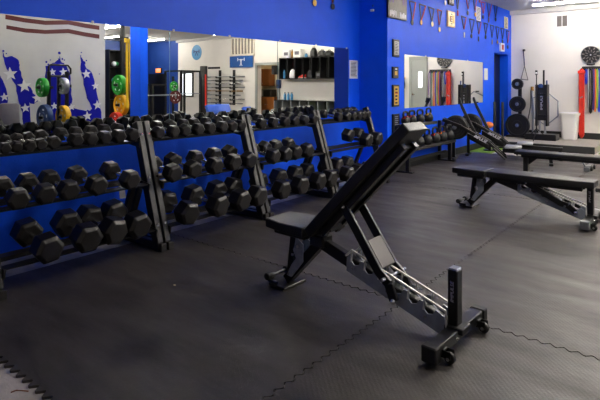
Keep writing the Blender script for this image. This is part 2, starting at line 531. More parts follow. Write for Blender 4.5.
# tier: centre x, rail height
TIER = {'top': (-3.70, .858), 'middle': (-3.585, .523), 'bottom': (-3.50, .178)}
FRONT = {'top': (-3.60, .89), 'middle': (-3.45, .60), 'bottom': (-3.35, .26)}
RK = [
    dict(top=[(5, .043), (17.6, .045), (30, .046), (42, .048), (55, .053), (75, .058), (90, .058), (105, .059), (118, .061), (132, .062)],
         middle=[(18, .083), (45, .084), (68, .085), (96, .088), (130, .088)],
         bottom=[(47, .110), (87, .116), (112, .116), (136, .118)]),
    dict(top=[(159, .060), (172, .061), (185, .062), (198, .062), (209.5, .063), (221.5, .064), (233, .064), (244, .064)],
         middle=[(172, .090), (193, .091), (214, .092), (234, .093), (250, .094)],
         bottom=[(188, .115), (217, .116), (239, .117), (257, .118)]),
    dict(top=[(262, .062), (273, .063), (285, .063), (295, .064), (304, .064), (313, .065)],
         middle=[(272, .092), (284, .093), (295, .094), (307, .095)],
         bottom=[(282, .114), (301, .115), (317, .116), (331, .116)]),
    dict(top=[(338, .064), (346, .065), (353, .066), (360, .066), (366.5, .068), (373, .068)],
         middle=[(367, .108), (378, .108)],
         bottom=[(347, .112), (358, .112), (368, .112)]),
]
ordw = ['first', 'second', 'third', 'fourth', 'fifth', 'sixth', 'seventh', 'eighth', 'ninth', 'tenth']
rkw = ['nearest', 'second', 'third', 'farthest']
RY_ = [1.245, 2.482, 3.676, 4.86, 6.07]
cache = {}
for r, rk in enumerate(RK):
    for tier in ('top', 'middle', 'bottom'):
        fx, fz = FRONT[tier]; cx, zr = TIER[tier]
        nn_ = len(rk[tier]); ys_ = [on(px, YH, X=fx).y for px, _ in rk[tier]]
        sc_ = {'top': .93, 'middle': .87, 'bottom': .87}[tier]
        lim = RY_[r + 1] - .072 - rk[tier][-1][1] * sc_
        for i in range(nn_ - 1, -1, -1):
            ys_[i] = min(ys_[i], lim); lim = ys_[i] - rk[tier][i][1] * sc_ - (rk[tier][i - 1][1] * sc_ if i else 0) + .012
        for i, (px, rad) in enumerate(rk[tier]):
            key = (tier, rad)
            off = {'top': .098, 'middle': .128, 'bottom': .145}[tier]
            off = max(off, rad * .725 + .05) + .012; rad *= {'top': .93, 'middle': .87, 'bottom': .87}[tier]
            if key not in cache:
                o = dumbbell(rad, off, TILT); cache[key] = (o, kids(o))
            else:
                o = copy_tree(*cache[key])
            o.location = (fx - off + random.uniform(-.012, .012), ys_[i], zr + rad * .866 + .012)
            o.rotation_euler = (random.choice((0, 0, 0, R(12), R(-14), R(30))) if tier != 'bottom' else random.choice((0, 0, R(8), R(-10))), TILT, random.uniform(-.06, .06))
            n = len(rk[tier])
            pos = 'last' if i == n - 1 else ordw[i]
            size = 'small' if tier == 'top' else 'medium' if tier == 'middle' else 'large'
            o['label'] = '%s black hex dumbbell, %s from the left on the %s tray of the %s rack' % (size, pos, tier, rkw[r]) if pos != 'last' else \
                '%s black hex dumbbell at the right end of the %s tray of the %s rack' % (size, tier, rkw[r])

# ------------------------------------------------------------------- racks
rlab = ['charcoal three tier dumbbell rack at the left edge of the photo', 'charcoal three tier dumbbell rack second from the left, under the mirror',
        'charcoal three tier dumbbell rack third from the left, under the reflected cubbies', 'charcoal three tier dumbbell rack farthest from the camera, half empty middle tray']
for r in range(4):
    y0, y1 = RY_[r] + .035, RY_[r + 1] - .035
    o = thing('dumbbell_rack', (-3.7, (y0 + y1) / 2, 0), rlab[r], 'rack', 'three tier dumbbell racks')
    ym = (y0 + y1) / 2
    for y in (y0, y1):
        yl = y - ym
        post = MB().bar((post_x(.05) + 3.7, yl, .05), (post_x(.995) + 3.7, yl, .995), .05, .075, .004, up=(1, 0, .3)).build('end_post', 'rack', o)
        b = MB()
        for z in (.20, .56, .90):
            b.cyl((post_x(z) + 3.7 + .03, yl, z), (post_x(z) + 3.7 + .046, yl, z), .011, 8)
        b.build('bolt', 'chrome', post)
        b = MB().box((-.07, yl, .034), (.80, .05, .066), .005)
        b.box((.36, yl, .030), (.035, .052, .06), .004)
        b.bar((-.22, yl, .06), (-.02, yl, .52), .05, .04, .003, up=(1, 0, 0))
        b.build('base_foot', 'rack', o)
    for tier in ('top', 'middle', 'bottom'):
        cx, zr = TIER[tier]
        off = {'top': .058, 'middle': .078, 'bottom': .088}[tier]
        t = TILT
        for s, nm in ((1, 'front_rail'), (-1, 'back_rail')):
            x = cx + 3.7 + s * off * cos(t); z = zr - s * off * sin(t)
            b = MB(); rot = Matrix.Rotation(t, 3, 'Y')
            b.box((x, 0, z), (.06, y1 - y0 - .05, .008), 0, rot)
            b.box((x - s * .034, 0, z - .012), (.008, y1 - y0 - .05, .028), 0, rot)
            b.build(nm, 'rack', o)
        for yl in (y0 - ym + .03, y1 - ym - .03):
            MB().box((cx + 3.7, yl, zr - .02), (off * 2 + .08, .012, .06), 0, Matrix.Rotation(t, 3, 'Y')).build('tray_bracket', 'rack', o)
    if r == 0:
        MB().box((.05, y1 - ym - .16, .45), (.006, .05, .10), 0, Matrix.Rotation(-.2, 3, 'Y')).build('hanging_tag', 'silverplate', o)

# ----------------------------------------------------------------- benches
def padmesh(x0, z0, x1, z1, w0, w1, th, name, o, m='vinyl'):
    """cushion whose top runs from (x0,z0) to (x1,z1); w0,w1 widths"""
    a = Vector((x0, 0, z0)); b = Vector((x1, 0, z1)); t = (b - a).normalized(); n = Vector((-t.z, 0, t.x))
    if n.z < 0: n = -n
    L = (b - a).length; bb = MB(); bm = bb.bm
    pts = [(0, w0 / 2), (0, -w0 / 2), (L * .55, -w0 / 2), (L, -w1 / 2), (L, w1 / 2), (L * .55, w0 / 2)]
    A = []; B = []
    for q, y in pts:
        A.append(bm.verts.new(a + t * q + Vector((0, y, 0)))); B.append(bm.verts.new(a + t * q + Vector((0, y, 0)) - n * th))
    bm.faces.new(A); bm.faces.new(B[::-1])
    for i in range(6): bm.faces.new((A[i], B[i], B[(i + 1) % 6], A[(i + 1) % 6]))
    bmesh.ops.recalc_face_normals(bm, faces=bm.faces)
    bmesh.ops.bevel(bm, geom=bm.edges[:], offset=.013, segments=3, affect='EDGES', profile=.6)
    return bb.build(name, m, o)


def bench(loc, rz, inclined, label, group):
    o = thing('adjustable_bench', loc, label, 'bench', group, rz)
    # base beam, wheels
    b = MB().box((0.005, 0, .063), (.066, .56, .055), .004)
    base = b.build('base_beam', 'black', o)
    for s in (-1, 1):
        MB().box((.003, s * .275, .056), (.078, .05, .078), .006).build('end_cap', 'rubber' if inclined else 'steel', base)
    for y in (-.07, .07):
        MB().sphere((-.030, y, .062), .011, 10).build('bolt', 'chrome', base)
    for s in (-1, 1):
        y = s * .20
        wb = MB().box((-.045, y - .019, .045), (.05, .006, .036), .002).box((-.045, y + .019, .045), (.05, .006, .036), .002).box((-.030, y, .060), (.012, .044, .012), .002).build('wheel_bracket', 'black', o)
        MB().lathe([(.010, -.013), (.021, -.013), (.027, -.008), (.027, .008), (.021, .013), (.010, .013)], (-.055, y, .028), 'y', 20).build('wheel', 'rubber', wb)
        MB().cyl((-.055, y - .024, .028), (-.055, y + .024, .028), .009, 10).build('axle', 'chrome', wb)
    # post and lettering
    pt = MB().box((.012, .0, .222), (.052, .062, .306), .005).build('post', 'black', o)
    MB().box((.012, 0, .372), (.046, .054, .02), .003).build('post_cap', 'steel', pt)
    lettering('IMPULSE', .024, 'lettering', 'lettering', pt,
              Matrix.Translation((.012, .0315, .265)) @ frame((0, 0, 1), (1, 0, 0), (0, 1, 0)), shear=.2, width=.105, bold=False)
    # collar where the post meets the beam
    MB().box((0, 0, .085), (.10, .10, .03), .004).build('collar', 'rubber', o)
    # main beam
    MB().bar((.045, 0, .075), (.89, 0, .335), .05, .07, .005).build('main_beam', 'black', o)
    # ladder plates, straight rail above scalloped notches
    a = Vector((.06, 0, .06)); bnd = Vector((.65, 0, .241)); t = (bnd - a).normalized(); nn = Vector((-t.z, 0, t.x)); L = (bnd - a).length
    for s in (-1, 1):
        pts = [(0, -.02), (L, -.02), (L + .02, .055), (L - .01, .105)]
        for i in range(6):
            q = L * (1 - (i + .55) / 6.4)
            pts += [(q + .042, .088), (q + .034, .050), (q + .012, .038), (q - .014, .052), (q - .022, .082)]
        pts += [(.01, .075), (-.01, .04)]
        poly = [((a + t * p + nn * q).x, (a + t * p + nn * q).z) for p, q in pts]
        lp = MB().prism(poly, 'y', s * .045 - .003, s * .045 + .003).build('ladder_plate', 'ladder', o, smooth=False)
        rl = MB().bar(a + t * (.01) + nn * .108 + Vector((0, s * .045, 0)), a + t * (L + .005) + nn * .112 + Vector((0, s * .045, 0)), .012, .010, .002)
        rl.bar(a + t * (L + .0) + nn * .112 + Vector((0, s * .045, 0)), a + t * (L + .03) + nn * .06 + Vector((0, s * .045, 0)), .012, .010, .002)
        rl.bar(a + t * (.012) + nn * .108 + Vector((0, s * .045, 0)), a + t * (-.015) + nn * .03 + Vector((0, s * .045, 0)), .012, .010, .002)
        for i in range(6):
            q = L * (1 - (i + .55) / 6.4)
            rl.bar(a + t * (q + .040) + nn * .045 + Vector((0, s * .045, 0)), a + t * (q + .052) + nn * .108 + Vector((0, s * .045, 0)), .008, .008)
        rl.build('ladder_rail', 'brightrail', o)
        bl = MB()
        for q in (.10, .34, .58): bl.cyl(a + t * q + nn * .018 + Vector((0, s * .047, 0)), a + t * q + nn * .018 + Vector((0, s * .054, 0)), .010, 10)
        bl.build('bolt', 'chrome', lp)
    # hinge block, seat end leg and foot
    MB().box((.885, 0, .345), (.11, .10, .07), .008).build('hinge_block', 'black', o)
    MB().bar((.87, 0, .345), (1.165, 0, .035), .06, .06, .005).build('seat_leg', 'black', o)
    ft = MB().box((1.17, 0, .010), (.14, .21, .016), .004).build('foot_plate', 'rack', o)
    hd = MB(); 
    hd.tube([(1.17, -.10, .03), (1.235, -.10, .03), (1.25, -.10, .055), (1.25, .10, .055), (1.235, .10, .03), (1.17, .10, .03)], .011, 8)
    hd.build('foot_handle', 'black', o)
    for s in (-1, 1): MB().cyl((1.25, s * .06, .056), (1.25, s * .115, .056), .024, 14, bev=.004).build('roller', 'rubber', o)
    # seat adjuster
    MB().bar((1.10, 0, .36), (1.135, 0, .095), .045, .045, .004, up=(1, 0, 0)).build('seat_strut', 'black', o)
    for s in (-1, 1):
        poly = [(1.0, .30), (1.06, .335), (1.075, .27), (1.085, .25), (1.06, .20), (1.10, .15), (1.14, .075), (1.10, .07), (1.0, .19)]
        sp = MB().prism(poly, 'y', s * .036 - .003, s * .036 + .003).build('seat_ladder', 'ladder', o, smooth=False)
        bl = MB()
        for x, z in ((1.12, .09), (1.04, .28), (1.085, .22)): bl.cyl((x, s * .038, z), (x, s * .047, z), .010, 10)
        bl.build('bolt', 'chrome', sp)
    # seat
    if inclined: sx0, sx1 = .90, 1.245
    else: sx0, sx1 = .955, 1.315
    zt = .440 if inclined else .415
    dx = .012 if inclined else 0
    sx0 += dx; sx1 += dx
    MB().box(((sx0 + sx1) / 2, 0, zt - .075), (sx1 - sx0 - .08, .16, .045), .006).build('seat_frame', 'black', o)
    padmesh(sx0, zt, sx1, zt, .29, .24, .060, 'seat', o)
    # backrest
    if inclined:
        x0, z0, x1, z1 = .905, .435, .255, 1.105
    else:
        x0, z0, x1, z1 = .935, .415, -.035, .415
    padmesh(x0, z0, x1, z1, .29, .205, .062, 'backrest', o)
    a = Vector((x0, 0, z0)); b_ = Vector((x1, 0, z1)); t = (b_ - a).normalized(); n = Vector((-t.z, 0, t.x))
    if n.z < 0: n = -n
    L = (b_ - a).length
    fr = MB()
    for s in (-1, 1):
        fr.bar(a + t * .04 - n * .075 + Vector((0, s * .062, 0)), a + t * (L - .10) - n * .075 + Vector((0, s * .062, 0)), .045, .05, .004, up=tuple(n))
    fr.bar(a + t * .05 - n * .070, a + t * (L - .12) - n * .070, .12, .03, .002, up=tuple(n))
    fr.bar(a + t * .10 - n * .08 + Vector((0, -.07, 0)), a + t * .10 - n * .08 + Vector((0, .07, 0)), .05, .04, .003)
    bf = fr.build('back_frame', 'black', o)
    if inclined:
        sl = MB()
        for s in (-1, 1): sl.bar(a + t * (L - .16) - n * .1015 + Vector((0, s * .062, 0)), a + t * (L - .105) - n * .1015 + Vector((0, s * .062, 0)), .012, .003)
        sl.build('edge_strip', 'steel', bf)
    # strut
    if inclined:
        top = Vector((.650, 0, .600)); bot = Vector((.318, 0, .150)); q = .39
    else:
        top = Vector((.56, 0, .335)); bot = Vector((.12, 0, .115)); q = .30
    tt = (bot - top).normalized(); LL = (bot - top).length
    for s in (-1, 1):
        y = Vector((0, s * .078, 0))
        sb = MB().bar(top + y, top + tt * (LL * .72) + y, .020, .054, .003, up=(1, 0, 0) if inclined else (0, 0, 1))
        k = top + tt * (LL * .72); kk = Vector((k.x - .060, 0, k.z - .045)) if inclined else Vector((k.x - .06, 0, k.z - .012))
        sb.bar(k - tt * .01 + y, kk + y, .020, .054, .003, up=(1, 0, 0) if inclined else (0, 0, 1)); sb.bar(kk + y, bot + y, .020, .054, .003, up=(1, 0, 0) if inclined else (0, 0, 1))
        so = sb.build('strut_bar', 'black', o)
        MB().sphere(bot + y * 1.14, .016, 12).build('bolt', 'chrome', so)
        MB().sphere(top + y * 1.14, .014, 12).build('bolt', 'chrome', so)
    nv = Vector((tt.z, 0, -tt.x))
    pa, pb = top + tt * (LL * .40), top + tt * (LL * .70)
    if nv.x > 0: nv = -nv
    MB().bar(pa + nv * .012, pb + nv * .012, .135, .03, .004, up=tuple(nv)).build('strut_plate', 'strutdark' if inclined else 'black', o)
    p = top + tt * (LL * .76) + Vector((-.03, 0, -.0)) if inclined else top + tt * (LL * .8)
    MB().cyl(p + Vector((0, -.12, 0)), p + Vector((0, .12, 0)), .009, 10).build('pull_pin', 'steel', o)
    MB().cyl(top + Vector((0, -.09, 0)), top + Vector((0, .09, 0)), .012, 12).build('pivot_pin', 'steel', o)
    if not inclined:
        MB().bar((-.03, .0, .335), (-.17, .0, .33), .05, .04, .008).build('rear_grip', 'black', o)
    return o


bench((-.992, 2.5, 0), R(177), True, 'black adjustable weight bench with raised backrest, nearest the camera', 'adjustable weight benches')
bench((-.855, 5.40, 0), R(178), False, 'black adjustable weight bench laid flat, at the right between two others', 'adjustable weight benches')

# flat bench behind
fb = thing('flat_bench', (-1.45, 7.95, 0), 'plain black flat bench behind the flattened adjustable bench', 'bench')
MB().box((0, 0, .310), (1.60, .27, .05), .012, seg=2).build('bench_pad', 'vinyl', fb)
b = MB().box((0, 0, .262), (1.44, .10, .05), .004); b.build('bench_rail', 'black', fb)
for s in (-1, 1):
    b = MB().box((s * .66, 0, .135), (.065, .09, .21), .005).box((s * .66, 0, .018), (.08, .40, .034), .005)
    b.prism([(s * .66, .24), (s * .66 - s * .16, .24), (s * .66, .10)], 'y', -.006, .006)
    b.build('leg', 'black', fb)
dl = thing('wheeled_foot', (-1.45, 8.80, 0), 'small pale steel bench foot with wheels, on the floor beyond the flat bench', 'bench foot')
MB().box((0, -.08, .03), (.075, .07, .058), .005).build('foot_block', 'steel', dl)
b = MB().bar((0, -.05, .05), (0, .30, .05), .06, .05, .004); b.bar((-.02, -.06, .06), (-.09, -.05, .19), .03, .02, .003); b.build('foot_beam', 'steel', dl)
for y in (-.02, .22):
    MB().lathe([(.012, -.014), (.032, -.014), (.036, 0), (.032, .014), (.012, .014)], (.055, y, .037), 'x', 18).build('wheel', 'rubber', dl)

# ------------------------------------------------------- kettlebells + rack
kr = thing('kettlebell_rack', (-3.56, 7.62, 0), 'low two shelf black rack of kettlebells under the far mirror', 'rack')
UZ, LZ = .705, .365
for x, y0, y1, z, dpt, nm in ((-.06, -.72, .42, UZ, .17, 'upper_shelf'), (.035, -.76, .92, LZ, .22, 'lower_shelf')):
    b = MB().box((x, (y0 + y1) / 2, z - .012), (dpt, y1 - y0, .02), .003).box((x + dpt / 2, (y0 + y1) / 2, z - .02), (.016, y1 - y0, .045), .003)
    b.build(nm, 'rack', kr)
for y in (-.72, .84):
    b = MB().box((.075, y, .175), (.06, .06, .35), .004).bar((-.11, y, .0), (-.11, y, .69), .05, .05, .004, up=(1, 0, 0))
    b.box((-.02, y, .30), (.2, .04, .05), .003).box((.02, y, .012), (.28, .08, .022), .003)
    b.build('end_frame', 'black', kr)
MB().box((.0, .06, .16), (.03, 1.56, .05), .003).build('cross_beam', 'black', kr)


def kettlebell(r, bandcol):
    r *= .88
    o = thing('kettlebell', (0, 0, 0), 'tmp', 'kettlebell', 'kettlebells on the low rack')
    b = MB().lathe([(r * .55, 0), (r * .72, r * .06), (r * .94, r * .42), (r, r * .85), (r * .9, r * 1.3), (r * .62, r * 1.68), (r * .25, r * 1.8)], (0, 0, 0), 'z', 20)
    b.build('bell', 'plateiron', o)
    w_ = r * .98
    b = MB().tube([(0, -w_ * .50, r * 1.25), (0, -w_ * .85, r * 1.72), (0, -w_ * .98, r * 2.2), (0, -w_ * .72, r * 2.68), (0, 0, r * 2.78), (0, w_ * .72, r * 2.68), (0, w_ * .98, r * 2.2), (0, w_ * .85, r * 1.72), (0, w_ * .50, r * 1.25)], .0165, 10)
    b.build('handle', 'rubber', o)
    if bandcol:
        b = MB()
        for s in (-1, 1): b.cyl((.0, s * w_ * .56, r * 1.40), (.0, s * w_ * .78, r * 1.64), .027, 10)
        b.build('colour_band', bandcol, o)
    return o


kbs = [('upper', 405.5, .078, 'red'), ('upper', 412, .082, 'redrib'), ('upper', 420, .084, None), ('upper', 428.5, .088, 'yellow'),
       ('lower', 419, .095, None), ('lower', 427, .098, None), ('lower', 435, .100, 'red'), ('lower', 442, .102, 'orange'), ('lower', 449, .104, None)]
cnts = {'upper': 0, 'lower': 0}
for sh, px, r, c in kbs:
    X = -3.62 if sh == 'upper' else -3.505
    p = on(px, 110, X=X)
    o = kettlebell(r, c); o.location = (X, p.y, (UZ if sh == 'upper' else LZ) - .002)
    o.rotation_euler = (0, 0, R(-8) + random.uniform(-.12, .12))
    i = cnts[sh]; cnts[sh] += 1
    cn = {'red': ' with red bands', 'redrib': ' with dull red bands', 'yellow': ' with yellow bands', 'orange': ' with orange bands', None: ''}[c]
    o['label'] = 'black kettlebell%s, %s from left on the %s shelf' % (cn, ordw[i], sh)

# ------------------------------------------------------------------ rowers
def rower(loc, rz, label):
    o = thing('rowing_machine', loc, label, 'rowing machine', 'rowing machines by the far mirror', rz)
    # local x runs from flywheel to foot plates
    fw = MB().lathe([(.05, -.06), (.18, -.06), (.208, -.04), (.213, 0), (.208, .04), (.18, .06), (.05, .06)], (.02, 0, .56), 'y', 40).build('flywheel_cage', 'plateiron', o)
    rg = MB()
    for r_ in (.09, .135, .18):
        for s in (-1, 1):
            rg.tube([(r_ * cos(2 * pi * k / 32), s * .062, .56 + r_ * sin(2 * pi * k / 32)) for k in range(32)], .004, 6, True)
    rg.build('cage_ring', 'black', fw)
    MB().cyl((0, -.075, .56), (0, .075, .56), .035, 18, bev=.006).build('hub', 'steel', fw)
    for s in (-1, 1):
        bm = MB().bar((-.20, s * .085, .69), (.10, s * .085, .585), .035, .055, .006, up=(0, 0, 1))
        bm.bar((.10, s * .085, .585), (.56, s * .085, .33), .035, .05, .006)
        bm.bar((.56, s * .085, .33), (.82, s * .085, .10), .035, .045, .006)
        so = bm.build('side_beam', 'black', o)
        st = MB().bar((-.20, s * .085, .722), (.10, s * .085, .617), .030, .006); st.bar((.10, s * .085, .617), (.56, s * .085, .362), .030, .006)
        st.build('beam_trim', 'strutgrey', so)
    bd = MB().prism([(.22, .47), (.60, .27), (.60, .18), (.22, .38)], 'y', -.065, .065, .008).build('housing', 'black', o)
    ang = math.atan2(-.24, .48)
    for s in (-1,):
        lettering('IMPULSE', .07, 'lettering', 'lettering', bd,
                  Matrix.Translation((.435, s * .1045, .385)) @ frame((cos(ang), 0, sin(ang)), (-sin(ang), 0, cos(ang)), (0, -1, 0)), shear=.25, width=.23)
    am = MB().bar((.34, 0, .46), (.12, 0, .92), .035, .05, .006, up=(1, 0, 0)); am.bar((.125, 0, .91), (.07, 0, 1.06), .03, .045, .006, up=(1, 0, 0))
    arm = am.build('monitor_arm', 'rack', o)
    MB().box((.085, 0, 1.03), (.035, .10, .10), .008, Matrix.Rotation(-.3, 3, 'Y')).build('monitor', 'black', arm)
    hb = MB().bar((.16, 0, .60), (.16, 0, .50), .03, .03); hb.bar((.16, 0, .50), (.16, 0, .42), .05, .08, .005); hb.cyl((.12, -.14, .60), (.12, .14, .60), .014, 10)
    hb.build('pull_handle', 'black', o)
    for s in (-1, 1):
        MB().box((.74, s * .12, .15), (.26, .10, .03), .010, Matrix.Rotation(R(42), 3, 'Y')).build('foot_plate', 'rubber', o)
    MB().bar((.78, 0, .20), (1.55, 0, .18), .08, .07, .006).build('seat_rail', 'black', o)
    MB().box((.95, 0, .265), (.26, .30, .045), .02, seg=2).build('seat', 'silverplate', o)
    for a_, b_, w_ in ((-.02, -.02, .40), (1.50, 1.52, .34)):
        lg = MB().bar((a_, 0, .46 if a_ < 0 else .22 if a_ < 1 else .18), (b_, 0, .03), .045, .05, .004, up=(1, 0, 0)); lg.box((b_, 0, .018), (.06, w_, .034), .006)
        lg.build('leg', 'black', o)
    return o


rower((-3.50, 8.72, 0), R(13), 'black rowing machine with white lettering, the nearer of two by the kettlebells')
rower((-3.50, 9.42, 0), R(13), 'black rowing machine with white lettering, the farther of two by the blue wall')
b = MB().box((0, 0, .01), (.20, .14, .018), .004).build('cone_stand', 'rubber'); 
oc = thing('water_ball', on(489, 125, Y=10.3) - Vector((0, 0, .07)), 'small orange and yellow ball on a thin black stand behind the rowers', 'ball')
bpy.data.objects.remove(b)
MB().sphere((0, 0, .07), .085, 16, (1, 1, .8)).build('ball', 'orange', oc)
b = MB().cyl((0, 0, 0), (0, 0, -oc.location.z + .02), .012, 8).cyl((0, 0, -oc.location.z + .001), (0, 0, -oc.location.z + .02), .11, 18); b.build('stand', 'black', oc)
for px, zt_ in ((494.5, 102), (502.5, 102)):
    p = on(px, zt_, Y=10.95)
    o = thing('upright_post', (p.x, p.y, 0), 'slim black floor post %s before the recessed door' % ('left of the pair' if px < 500 else 'right of the pair'), 'post', 'pair of slim black posts')
    MB().cyl((0, 0, .02), (0, 0, p.z), .026, 12, bev=.004).build('shaft', 'rubber', o)
    MB().box((0, 0, .012), (.24, .24, .022), .004).build('base', 'black', o)

# ---------------------------------------------------- back corner equipment
py = 12.25
p = on(518.5, 125, Y=py)
pt = thing('plate_stand', (p.x, py, PZ), 'black weight plate stand in the corner by the white wall', 'plate stand')
MB().box((0, .12, .66), (.07, .07, 1.30), .005).build('upright', 'black', pt)
MB().box((0, .1, .02), (.5, .42, .04), .006).build('base', 'black', pt)
pz = [(on(518.5, 125, Y=py).z, .262, 'large black weight plate lowest on the corner plate stand'), (on(519, 104, Y=py).z, .178, 'medium black weight plate in the middle of the corner plate stand'),
      (on(518, 84, Y=py).z, .125, 'small black weight plate at the top of the corner plate stand')]
for k, (z, r, l) in enumerate(pz):
    b = MB().cyl((0, .10, z - PZ), (0, -.16, z - PZ), .024, 12); b.build('peg', 'steel', pt)
    o = thing('weight_plate', (p.x, py, z), l, 'weight plate', 'plates on the corner stand')
    prof = [(.03, -.115), (.05, -.12), (r * .40, -.115), (r * .42, -.10), (r * .80, -.10), (r * .84, -.118), (r * .97, -.118), (r, -.105), (r, -.045), (r * .97, -.03), (.03, -.03)]
    MB().lathe(prof, (0, 0, 0), 'y', 40).build('disc', 'plateiron', o)
    MB().lathe([(.026, -.122), (.04, -.122), (.045, -.116), (.026, -.114)], (0, 0, 0), 'y', 24).build('hub_ring', 'steel', o)

# A-frame hanging strap
p0, p1 = on(523.5, 51, Y=12.66), on(524.5, 66, Y=12.66)
q0, q1 = on(521, 79, Y=12.66), on(528, 80, Y=12.66)
hs = thing('suspension_strap', p0, 'thin hanging suspension strap spreading like a letter A on the white wall', 'strap')
rel = lambda v: v - p0
MB().bar(rel(p0), rel(p1), .045, .012).build('strap', 'navy', hs)
b = MB().tube([rel(p1), rel(q0)], .009).tube([rel(p1), rel(q1)], .009); b.build('cord', 'strutgrey', hs)
MB().tube([rel(q0), rel(q1)], .011).build('handle_bar', 'strutgrey', hs)
MB().box((0, .045, .02), (.05, .07, .05), .005).build('wall_hook', 'rack', hs)

# black plastic base box under machine + tall upright machine with lettering
my = 12.0
p = on(542.3, 100, Y=my); zt = on(542, 84.5, Y=my).z; zpeg = on(543, 71, Y=my).z
um = thing('upright_machine', (p.x, my, PZ), 'tall narrow black machine column with white vertical lettering by the white wall', 'exercise machine')
t0 = Matrix.Rotation(.0, 3, 'Y')
MB().box((0, .02, (.42 + zt - PZ) / 2 + 0), (.20, .16, zt - PZ - .42), .008).build('column', 'rack', um)
MB().box((-.105, .0, (.30 + zt - PZ) / 2), (.035, .2, zt - PZ - .30), .005).build('side_rail', 'black', um)
MB().box((.105, .0, (.30 + zt - PZ) / 2), (.03, .2, zt - PZ - .30), .005).build('side_rail', 'black', um)
for zz in (zt - PZ - .10, zt - PZ - .22, .52): MB().box((0, -.066, zz), (.17, .02, .055), .004).build('cross_plate', 'black', um)
b = MB().bar((-.06, 0, .06), (-.05, 0, .44), .035, .05, .003, up=(0, 1, 0)).bar((.06, 0, .06), (.05, 0, .44), .035, .05, .003, up=(0, 1, 0)); b.build('strut', 'silverplate', um)
MB().box((0, -.02, .065), (.62, .34, .13), .01).build('base_box', 'black', um)
MB().box((.03, 0, (zt + zpeg) / 2 - PZ), (.035, .035, zpeg - zt + .04), .004).build('peg', 'rack', um)
MB().cyl((.09, 0, zt - PZ), (.09, 0, zt - PZ + .09), .016, 10).build('peg_knob', 'navyplate', um)
MB().sphere((-.02, -.06, zt - PZ - .03), .05, 14, (1, .5, 1)).build('dial', 'navyplate', um)
lettering('IMPULSE', .06, 'lettering', 'lettering', um, Matrix.Translation((.0, -.062, .83)) @ frame((0, 0, 1), (-1, 0, 0), (0, -1, 0)), width=.36, bold=False)

# phone tripod in front
ty = 11.75; p = on(536.5, 74, Y=ty)
tr = thing('phone_tripod', (p.x, ty, PZ), 'thin black tripod stand with a white phone clamp beside the tall machine', 'tripod')
zt2 = p.z - PZ
MB().cyl((0, 0, .18), (0, 0, zt2), .012, 10).build('pole', 'black', tr)
for a in (R(-90), R(30), R(150)):
    MB().bar((0, 0, .26), (.26 * cos(a), .26 * sin(a), .008), .018, .014, .003).build('leg', 'black', tr)
MB().box((0, -.01, zt2 + .03), (.05, .03, .10), .008).build('clamp', 'black', tr)
MB().sphere((.005, -.04, zt2 + .02), .022, 12).build('ball_joint', 'white', tr)

# grey pole leaning and the hex trap bar
p0, p1 = on(532.3, 88, Y=12.68), on(533, 128, Y=12.55)
lp = thing('bar_on_end', p1, 'grey barbell standing on end against the white wall beside the tripod', 'barbell')
b = MB().cyl((0, 0, p1.z * 0 + (PZ - p1.z) + .002), p0 - p1, .024, 12); b.build('shaft', 'steel', lp)
MB().cyl((p0 - p1) * .93, (p0 - p1) * 1.03, .036, 12).build('collar', 'bronze', lp)
p0, p1 = on(531, 90, Y=12.69), on(527.5, 122, Y=12.6)
ck = MB().tube([p0, (p0 * .5 + p1 * .5) + Vector((.03, 0, .0)), p1, Vector((p1.x + .02, p1.y, PZ + .012))], .011).build('jump_rope', 'black')
tag(ck, 'black cord hanging down the white wall left of the standing grey barbell', 'rope')
hx = [on(x, y, Y=12.55) for x, y in ((533, 98), (547, 92), (558, 101), (558, 116), (546, 125.5), (534, 118))]
c = Vector((hx[0].x, 12.55, hx[4].z))
ctr = sum(hx, Vector()) / 6
hb = thing('trap_bar', ctr, 'thin steel hexagonal trap bar hanging behind the tall machine on the white wall', 'trap bar')
b = MB().tube([h - ctr for h in hx], .016, 8, True); b.build('hex_frame', 'steel', hb)
b = MB().bar((-.02, .02, (hx[1] - ctr).z - .0), (-.02, .19, (hx[1] - ctr).z), .03, .03); b.build('wall_peg', 'black', hb)

# trash can
p = on(568.3, 139.8, Z=PZ); tcx, tcy = p.x, 12.42
tb = thing('trash_can', (tcx, tcy, PZ), 'white plastic trash can against the white wall', 'trash can')
hgt = on(569, 113, Y=tcy).z - PZ
b = MB(); bm = b.bm; rings = []
for z, wx, wy in ((0, .27, .22), (.01, .285, .235), (hgt - .05, .355, .30), (hgt - .05, .385, .33), (hgt - .005, .395, .34), (hgt, .385, .33), (hgt, .345, .29), (.03, .26, .21)):
    ring = []
    for k in range(32):
        a = 2 * pi * k / 32; cx, sy = cos(a), sin(a)
        e = .35
        ring.append(bm.verts.new((math.copysign(abs(cx) ** e, cx) * wx / 2, math.copysign(abs(sy) ** e, sy) * wy / 2, z)))
    rings.append(ring)
for A, B in zip(rings, rings[1:]):
    for k in range(32): bm.faces.new((A[k], A[(k + 1) % 32], B[(k + 1) % 32], B[k]))
bm.faces.new(rings[0][::-1]); bm.faces.new(rings[-1])
b.build('bin', 'white', tb)
lb = MB(); lb.tube([(.15 * cos(2 * pi * k / 24) * 1.15, .13 * sin(2 * pi * k / 24) * 1.1, hgt + .002) for k in range(24)], .014, 8, True)
lb.build('bag_rim', 'paper', tb)

